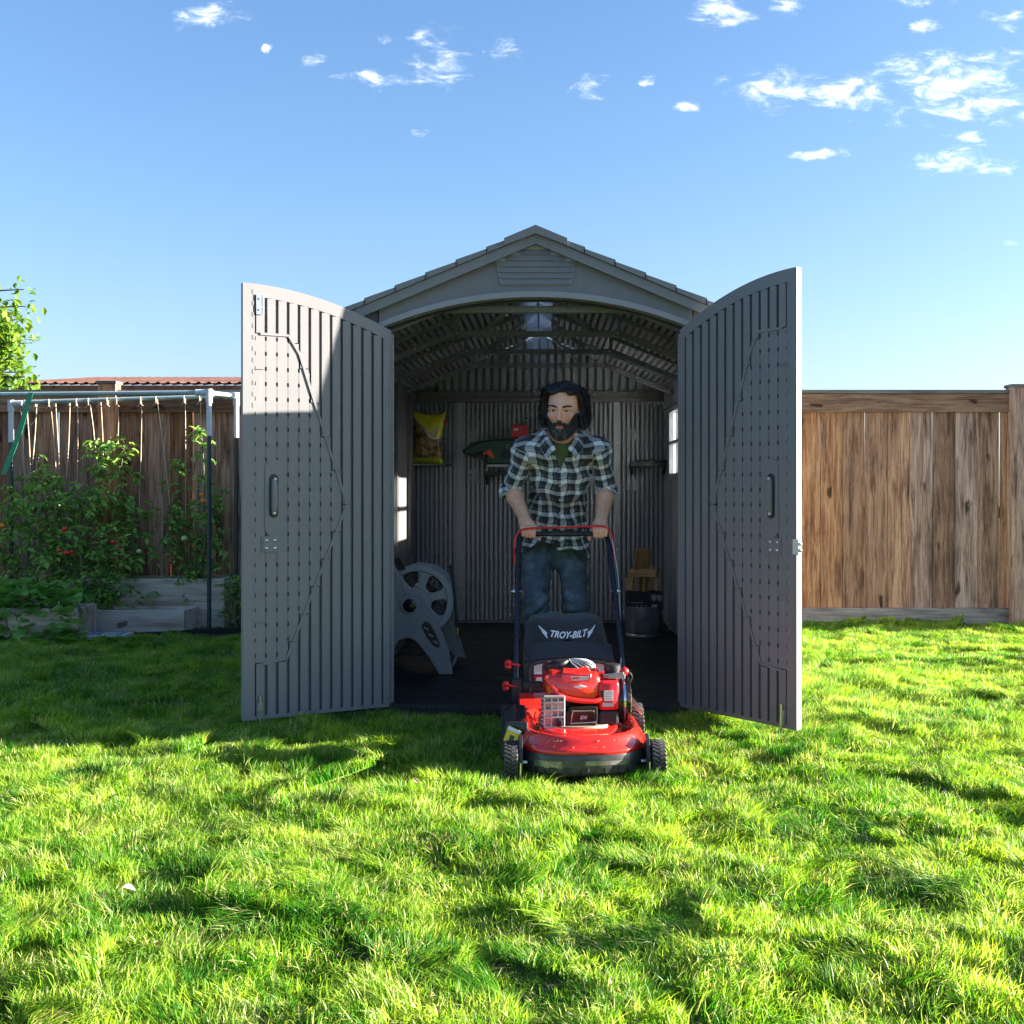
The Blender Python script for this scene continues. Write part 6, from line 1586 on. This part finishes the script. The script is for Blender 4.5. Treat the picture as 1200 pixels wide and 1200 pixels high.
def stepping():
    a = P(125, 752, 7.98); R = empty('stepping_stone', (a.x, a.y, .045), .05); tag(R, 'flat stepping stone with blue and cream stripes in front of the bed', 'stepping stone')
    mb = MB(); mb.bb(-.16, .16, -.10, .10, -.02, .012); mb.build('slab', M['cream'], R, bevel=.006)
    for x, w, m_ in ((-.11, .035, 'stepblue'), (-.055, .04, 'stepblue'), (.03, .05, 'stepgreen'), (.10, .04, 'stepblue')):
        mb = MB(); mb.bb(x-w/2, x+w/2, -.092, .092, .012, .0145); mb.build('painted_stripe', M[m_], R)
M['cream'] = plain('cream_slab', (.55, .50, .38), .7); M['stepblue'] = plain('blue_paint', (.10, .24, .48), .5); M['stepgreen'] = plain('sea_green_paint', (.22, .42, .42), .5)
stepping()
def trellis():
    R = empty('trellis_frame', (P(245, 0, 8.45).x, 8.45, 0)); tag(R, 'pipe frame trellis with white corner fittings and dangling twine over the beds', 'trellis'); ox = R.location.x
    zt = 1.817; xL = P(2, 0, 8.5).x-ox; xN = 0; xF = P(277, 0, 8.76).x-ox; yN, yF = 0, .31
    def tb(nm, pts, r, mat): mb = MB(); mb.tube(pts, r, 12); mb.build(nm, mat, R, smooth=50)
    def post(x, y, zb):
        tb('post', [(x, y, 0), (x, y, 1.50)], .0165, M['greenpost']); tb('post_sleeve', [(x, y, 1.49), (x, y, zt-.03)], .020, M['pvc'])
        mb = MB(); mb.tube([(x, y, zt-.075), (x, y, zt+.026)], .026, 12); mb.tube([(x, y, zt), (x-.10, y, zt)], .025, 12); mb.tube([(x, y, zt), (x, y+(.10 if y < .1 else -.10), zt)], .0245, 12); mb.build('corner_fitting', M['pvc'], R, smooth=40)
    post(xN, yN, 0); post(xF, yF, 0)
    tb('post', [(xL, .2, 0), (xL, .2, 1.45)], .0165, M['greenpost']); tb('post_sleeve', [(xL, .2, 1.45), (xL, .2, 1.74)], .020, M['pvc']); 
    mb = MB(); mb.tube([(xL, .2, 1.69), (xL, .2, 1.775)], .026, 12); mb.tube([(xL, .2, 1.75), (xL+.09, .2, 1.75)], .025, 12); mb.build('corner_fitting', M['pvc'], R, smooth=40)
    tb('top_pipe', [(xN-.05, yN, zt), (xN-2.6, yN, zt-.025)], .0175, M['pvcgrey']); tb('top_pipe', [(xF-.05, yF, zt), (xL, .2, 1.757)], .017, M['pvcgrey']); tb('top_pipe', [(xN, yN+.05, zt), (xF, yF-.05, zt)], .0175, M['pvcgrey'])
    # string: x on the photograph at top, x and y at foot
    strs = [(24, 30, 590), (31, 36, 560), (43, 38, 545), (59, 66, 560), (65, 70, 575), (82, 78, 560), (91, 90, 575), (105, 112, 530), (118, 121, 545), (127, 130, 545), (138, 138, 520), (166, 163, 600), (184, 199, 590), (217, 217, 690), (235, 236, 700), (188, 189, 690)]
    for i, (a, b, yb) in enumerate(strs):
        Yp = 8.68+.02*(i % 3); p = P(a, 473-(a/280)*8, Yp); q = P(b, yb, Yp+.03)
        if i == 15: p = P(190, 580, Yp)
        o = Vector(R.location); mb = MB(); mb.tube([p-o, (p+q)/2-o+Vector((.004, 0, 0)), q-o], .0042, 5)
        if i < 15:
            mb.tube([p-o+Vector((-.002, -.03, .02)), p-o+Vector((.0, -.034, -.005)), p-o+Vector((0, -.02, -.03))], .006, 5); mb.ball(tuple(p-o+Vector((0, -.026, -.03))), .011, 6, 5)
            mb.tube([p-o+Vector((0, -.028, -.03)), p-o+Vector((.022, -.03, -.05))], .0035, 4); mb.tube([p-o+Vector((0, -.028, -.03)), p-o+Vector((-.02, -.03, -.055))], .0035, 4)
        mb.build('twine', M['string'], R, smooth=60)
    o = Vector(R.location); p0, p1, p2 = P(23, 476, 8.66), P(33, 498, 8.66), P(44, 482, 8.66)
    mb = MB(); mb.tube([v-o for v in smoothline([p0, P(26, 490, 8.66), p1, P(40, 494, 8.66), p2], 4)], .004, 5); mb.build('twine', M['string'], R, smooth=60)
    a, b = P(36, 460, 8.42), P(4, 556, 8.42); mb = MB(); mb.loft([[v-o+Vector((dx, dy, 0)) for dx, dy in ((-.02, 0), (.02, 0), (.02, .003), (-.02, .003))] for v in (a, (a+b)/2+Vector((.015, 0, 0)), b)]); mb.build('green_strap', M['greenstrap'], R)
trellis()
# ---- plants ----
def leaflet(L, w, fold=.25, droop=.4, lobes=False):
    "one leaf, folded on its midrib, tip drooping: 6 faces"
    n = 3; vs = [(0, 0, 0)]; fs = []
    ws = (.75, 1.0, .55); ts = (.25, .55, .82)
    for t, q in zip(ts, ws):
        z = -droop*L*t*t; vs += [(-w/2*q, t*L*(.93 if lobes else 1), z+fold*w*q), (0, t*L, z), (w/2*q, t*L*(.93 if lobes else 1), z+fold*w*q)]
    vs.append((0, L, -droop*L))
    fs = [(0, 2, 1), (0, 3, 2)]
    for i in range(2): a = 1+i*3; fs += [(a, a+1, a+4, a+3), (a+1, a+2, a+5, a+4)]
    fs += [(7, 8, 10), (8, 9, 10)]
    return vs, fs
def spray(mb, base, direction, n, L, w, r, droop=.5):
    "a compound leaf: leaflets along a curved stalk"
    d = Vector(direction).normalized(); side = d.cross(Vector((0, 0, 1))); side = side.normalized() if side.length > .05 else Vector((1, 0, 0)); up = side.cross(d)
    ln = L*n*.42; p = Vector(base)
    for i in range(n):
        t = (i+1)/n; c = p+d*ln*t-Vector((0, 0, 1))*ln*droop*t*t
        for sg in ((-1, 1) if i < n-1 else (0,)):
            dd = (d*.6+side*sg*.9+Vector((r.uniform(-.3, .3), r.uniform(-.3, .3), r.uniform(-.55, .15)))).normalized()
            q = dd.to_track_quat('Y', 'Z').to_matrix() @ Matrix.Rotation(r.uniform(-.7, .7), 3, 'Y')
            sc = r.uniform(.7, 1.15); vs, fs = leaflet(L*sc, w*sc)
            mb.add([q @ Vector(v)+c for v in vs], fs)
def tomato_plant(name, lab, stems, seed, nspray, size, fruits, gr='tomato plants tied to the trellis twine'):
    """stems: list of (px base, py base, px top, py top, Y, spread in px)"""
    r = random.Random(seed); b0 = P(stems[0][0], stems[0][1], stems[0][4]); stems = [(a_, b_, c_, d_, e_+YS, f_, g_) for a_, b_, c_, d_, e_, f_, g_ in stems]; R = empty(name, (b0.x, b0.y, .35)); tag(R, lab, 'plant', gr); o = Vector(R.location)
    mf = MB(); ms = MB()
    for (bx, by, tx, ty, Y, sp, k) in stems:
        a, b = P(bx, by, Y), P(tx, ty, Y); mid = (a+b)/2+Vector((r.uniform(-.06, .06), r.uniform(-.05, .05), 0)); line = smoothline([a, mid, b], 8)
        ms.tube([p-o for p in line], [.009-.006*i/len(line) for i in range(len(line))], 6)
        for i in range(int(nspray*k*.66)):
            t = r.random()**.9; p = line[min(len(line)-1, int(t*len(line)))]
            s_ = sp*Y/F*(1.0-.62*t**2.5)*(.35+.65*min(1, t*4)); off = Vector((r.gauss(0, .5)*s_, r.gauss(0, .42)*min(s_, .22), r.uniform(-.05, .05)))
            q = p+off; ang = r.uniform(0, 2*PI); d = Vector((math.cos(ang)+off.x*3, math.sin(ang)-.25, r.uniform(-.3, .6)))
            spray(mf, q-o, d, r.choice((2, 3, 3)), size*r.uniform(.7, 1.25), size*.55, r)
            if i % 3 == 0: ms.tube([p-o, (p+q)/2-o+Vector((0, 0, .02)), q-o], .0028, 4)
    f = mf.build('foliage', M['tomleaf'], R, fix=False); f['kind'] = 'stuff'
    ms.build('stem', M['stem'], R, smooth=60)
    for (px, py, Y, rad, m_) in fruits:
        rad *= .8
        p = P(px, py, Y)-o; mb = MB(); mb.ball((0, 0, 0), (rad, rad, rad*.88), 14, 10); t = mb.build('tomato', M[m_], R, smooth=80, loc=p)
        mb = MB()
        for i in range(5): mb.tube([(0, 0, rad*.85), (rad*.45*math.cos(i*1.257), rad*.45*math.sin(i*1.257), rad*.95)], [.003, .001], 4)
        mb.build('calyx', M['stem'], t)
YS = .02
FRT = [(76, 620, 8.30, .026, 'tomato'), (70, 645, 8.30, .024, 'tomato'), (78, 648, 8.28, .028, 'tomato'), (84, 647, 8.3, .022, 'tomato'), (133, 635, 8.3, .024, 'tomato'), (138, 643, 8.3, .026, 'tomato'), (163, 646, 8.3, .024, 'tomato_g'), (2, 616, 8.3, .026, 'tomato_o')]
tomato_plant('tomato_plant', 'large bushy tomato plant with red fruit in the middle of the left garden', [(95, 705, 60, 560, 8.62, 52, 1.1), (60, 705, 25, 575, 8.55, 46, .8), (110, 700, 118, 520, 8.66, 34, .9), (128, 700, 146, 520, 8.7, 32, .9), (100, 700, 95, 575, 8.5, 58, 1.1), (150, 700, 150, 590, 8.62, 40, .6), (85, 705, 45, 540, 8.7, 22, .3)], 1, 175, .058, FRT)
tomato_plant('tomato_plant', 'sparse tall tomato plant beside the trellis post with one yellow green fruit', [(222, 690, 236, 505, 8.66, 26, 1.0), (225, 690, 210, 545, 8.68, 26, .9), (232, 690, 250, 590, 8.7, 26, .9), (215, 690, 205, 610, 8.66, 26, .7), (235, 690, 262, 575, 8.7, 22, .5)], 2, 84, .052, [(216, 631, 8.5, .032, 'tomato_g'), (236, 580, 8.5, .024, 'tomato_o'), (238, 587, 8.5, .025, 'tomato_o'), (246, 626, 8.5, .022, 'tomato')])
tomato_plant('tomato_plant', 'pale tomato plant at the left edge in front of the fence', [(8, 700, 10, 590, 8.6, 42, 1.0), (25, 700, 30, 585, 8.6, 30, .6)], 3, 120, .055, [])
tomato_plant('herb_clump', 'low trailing herb hanging over the front of the upper bed', [(125, 700, 128, 668, 8.55, 36, 1.0), (112, 712, 118, 690, 8.5, 30, .8)], 4, 75, .042, [], None)
tomato_plant('dry_shrub', 'small dull shrub between the raised bed and the left door', [(268, 735, 272, 672, 8.6, 22, 1.0), (276, 735, 280, 680, 8.6, 20, .8)], 5, 70, .032, [], None)
def squash():
    r = random.Random(8); Y0 = 7.75; b = P(35, 760, Y0); R = empty('bean_plant', (b.x, b.y+.25, 0)); tag(R, 'bushy low plant with broad bright green leaves at the left edge', 'plant'); o = Vector(R.location)
    ms = []
    for k in range(6):
        vs, fs = leaflet(.12*r.uniform(.85, 1.1), .105, .12, r.uniform(.2, .5)); mb = MB(); mb.add(vs, fs)
        me = mb.mesh('leaf', M['bigleaf'], fix=False)
        for p_ in me.polygons: p_.use_smooth = False
        ms.append(me)
    st = MB()
    for i in range(460):
        t = r.random(); px = r.uniform(-40, 96); 
        top = 682+.0022*(px-22)**2+8*math.sin(px*.17)
        py = top+(770-top)*r.random()**1.15
        Y = 7.62+.30*r.random()+(770-py)/90*.25; p = P(px, py, Y)
        if p.z < .03: p.z = .03
        yaw = r.uniform(-1.2, 1.2)+PI; o_ = inst(ms[i % 6], 'leaf', R, p-o, (r.uniform(-.2, .9), r.uniform(-.5, .5), yaw), (r.uniform(.55, 1.1),)*3)
        if i % 4 == 0: st.tube([p-o, p-o+Vector((r.uniform(-.05, .05), .05, -.12)), Vector(((p-o).x*.7, .1, 0.02))], .003, 4)
    st.build('stems', M['stem'], R, smooth=60)['kind'] = 'stuff'
squash()
def tree():
    r = random.Random(5); Y = 10.6; b = P(-75, 735, Y); R = empty('broadleaf_tree', (b.x, Y, 0)); tag(R, 'leafy green tree reaching in over the fence at the left edge', 'tree'); o = Vector(R.location)
    tr = MB(); line = smoothline([(0, 0, 0), (.05, .05, 1.2), (-.02, .0, 2.2), (.05, 0, 3.2)], 5); tr.tube(line, [.09-.06*i/len(line) for i in range(len(line))], 10); T = tr.build('trunk', M['bark'], R, smooth=60)
    mf = MB(); lb = MB()
    for i in range(54):
        z0 = r.uniform(1.5, 3.1); a = r.uniform(0, 2*PI); L = r.uniform(.45, .80)*(1.0 if z0 < 2.7 else .6)
        if i < 24: a = r.uniform(-.35, .35); z0 = r.uniform(1.85, 2.85); L = {0: .80, 1: .88, 2: .7}[i % 3]
        p0 = Vector((0, 0, z0)); p1 = p0+Vector((math.cos(a), math.sin(a), .30))*L*.5; p2 = p0+Vector((math.cos(a), math.sin(a), .18))*L
        ln = smoothline([p0, p1, p2], 5); lb.tube(ln, [.016-.013*j/len(ln) for j in range(len(ln))], 5)
        for j in range(52):
            t = r.uniform(.2, 1.05); q = ln[min(len(ln)-1, int(t*(len(ln)-1)))]+Vector((r.gauss(0, .07), r.gauss(0, .07), r.gauss(0, .07)))
            d = Vector((r.uniform(-1, 1), r.uniform(-1, 1), r.uniform(-.9, .3))).normalized(); s = r.uniform(.06, .10)
            vs, fs = leaflet(s, s*.72, .15, .3); qm = d.to_track_quat('Y', 'Z').to_matrix(); mf.add([qm @ Vector(v)+q for v in vs], fs)
    lb.build('limbs', M['bark'], R, smooth=60)['kind'] = 'stuff'; mf.build('crown', M['treeleaf'], R, fix=False)['kind'] = 'stuff'
tree()
# ---- neighbour's shelter ----
def shelter():
    Y0 = 11.6; x0 = P(14, 0, Y0).x; x1 = P(360, 0, Y0).x; zr = CAMZ-(449-576)*Y0/F; L = x1-x0
    R = empty('neighbour_shelter', (x0, Y0, 0)); tag(R, 'rusty corrugated roof of a low shelter showing above the left fence', 'shelter')
    mb = MB(); n = int(L/.015); sl = .125; dep = 2.2
    for i in range(2):
        pass
    vs = []; fs = []
    for i in range(n+1):
        x = i*L/n; z = .018*math.sin(x*2*PI/.106)
        for (y, dz) in ((0, 0), (dep, dep*sl), (dep, dep*sl-.004), (0, -.004)): vs.append((x, y, zr+z+dz-.0))
    for i in range(n):
        a = i*4; b = a+4; fs += [(a, a+1, b+1, b), (a+3, b+3, b+2, a+2), (a, b, b+3, a+3), (a+1, a+2, b+2, b+1)]
    mb.add(vs, fs); mb.build('corrugated_roof', M['rust'], R, smooth=40)
    for px in (33, 105, 183, 263, 330):
        x = P(px, 0, Y0).x-x0; m = MB(); m.bb(x-.05, x+.05, .03, 2.1, zr-.155, zr-.025); m.build('rafter', M['beam'], R)
    m = MB(); m.bb(0, L, -.01, .028, zr-.20, zr-.024); m.build('fascia_beam', M['beam'], R)
    m = MB(); m.bb(0, L, 1.9, 1.95, 0, zr-.16); m.build('rear_wall', M['beam'], R)
    for x in (.1, L/2, L-.1): m = MB(); m.bb(x-.05, x+.05, .205, .305, 0, zr-.16); m.build('shelter_post', M['beam'], R)
shelter()
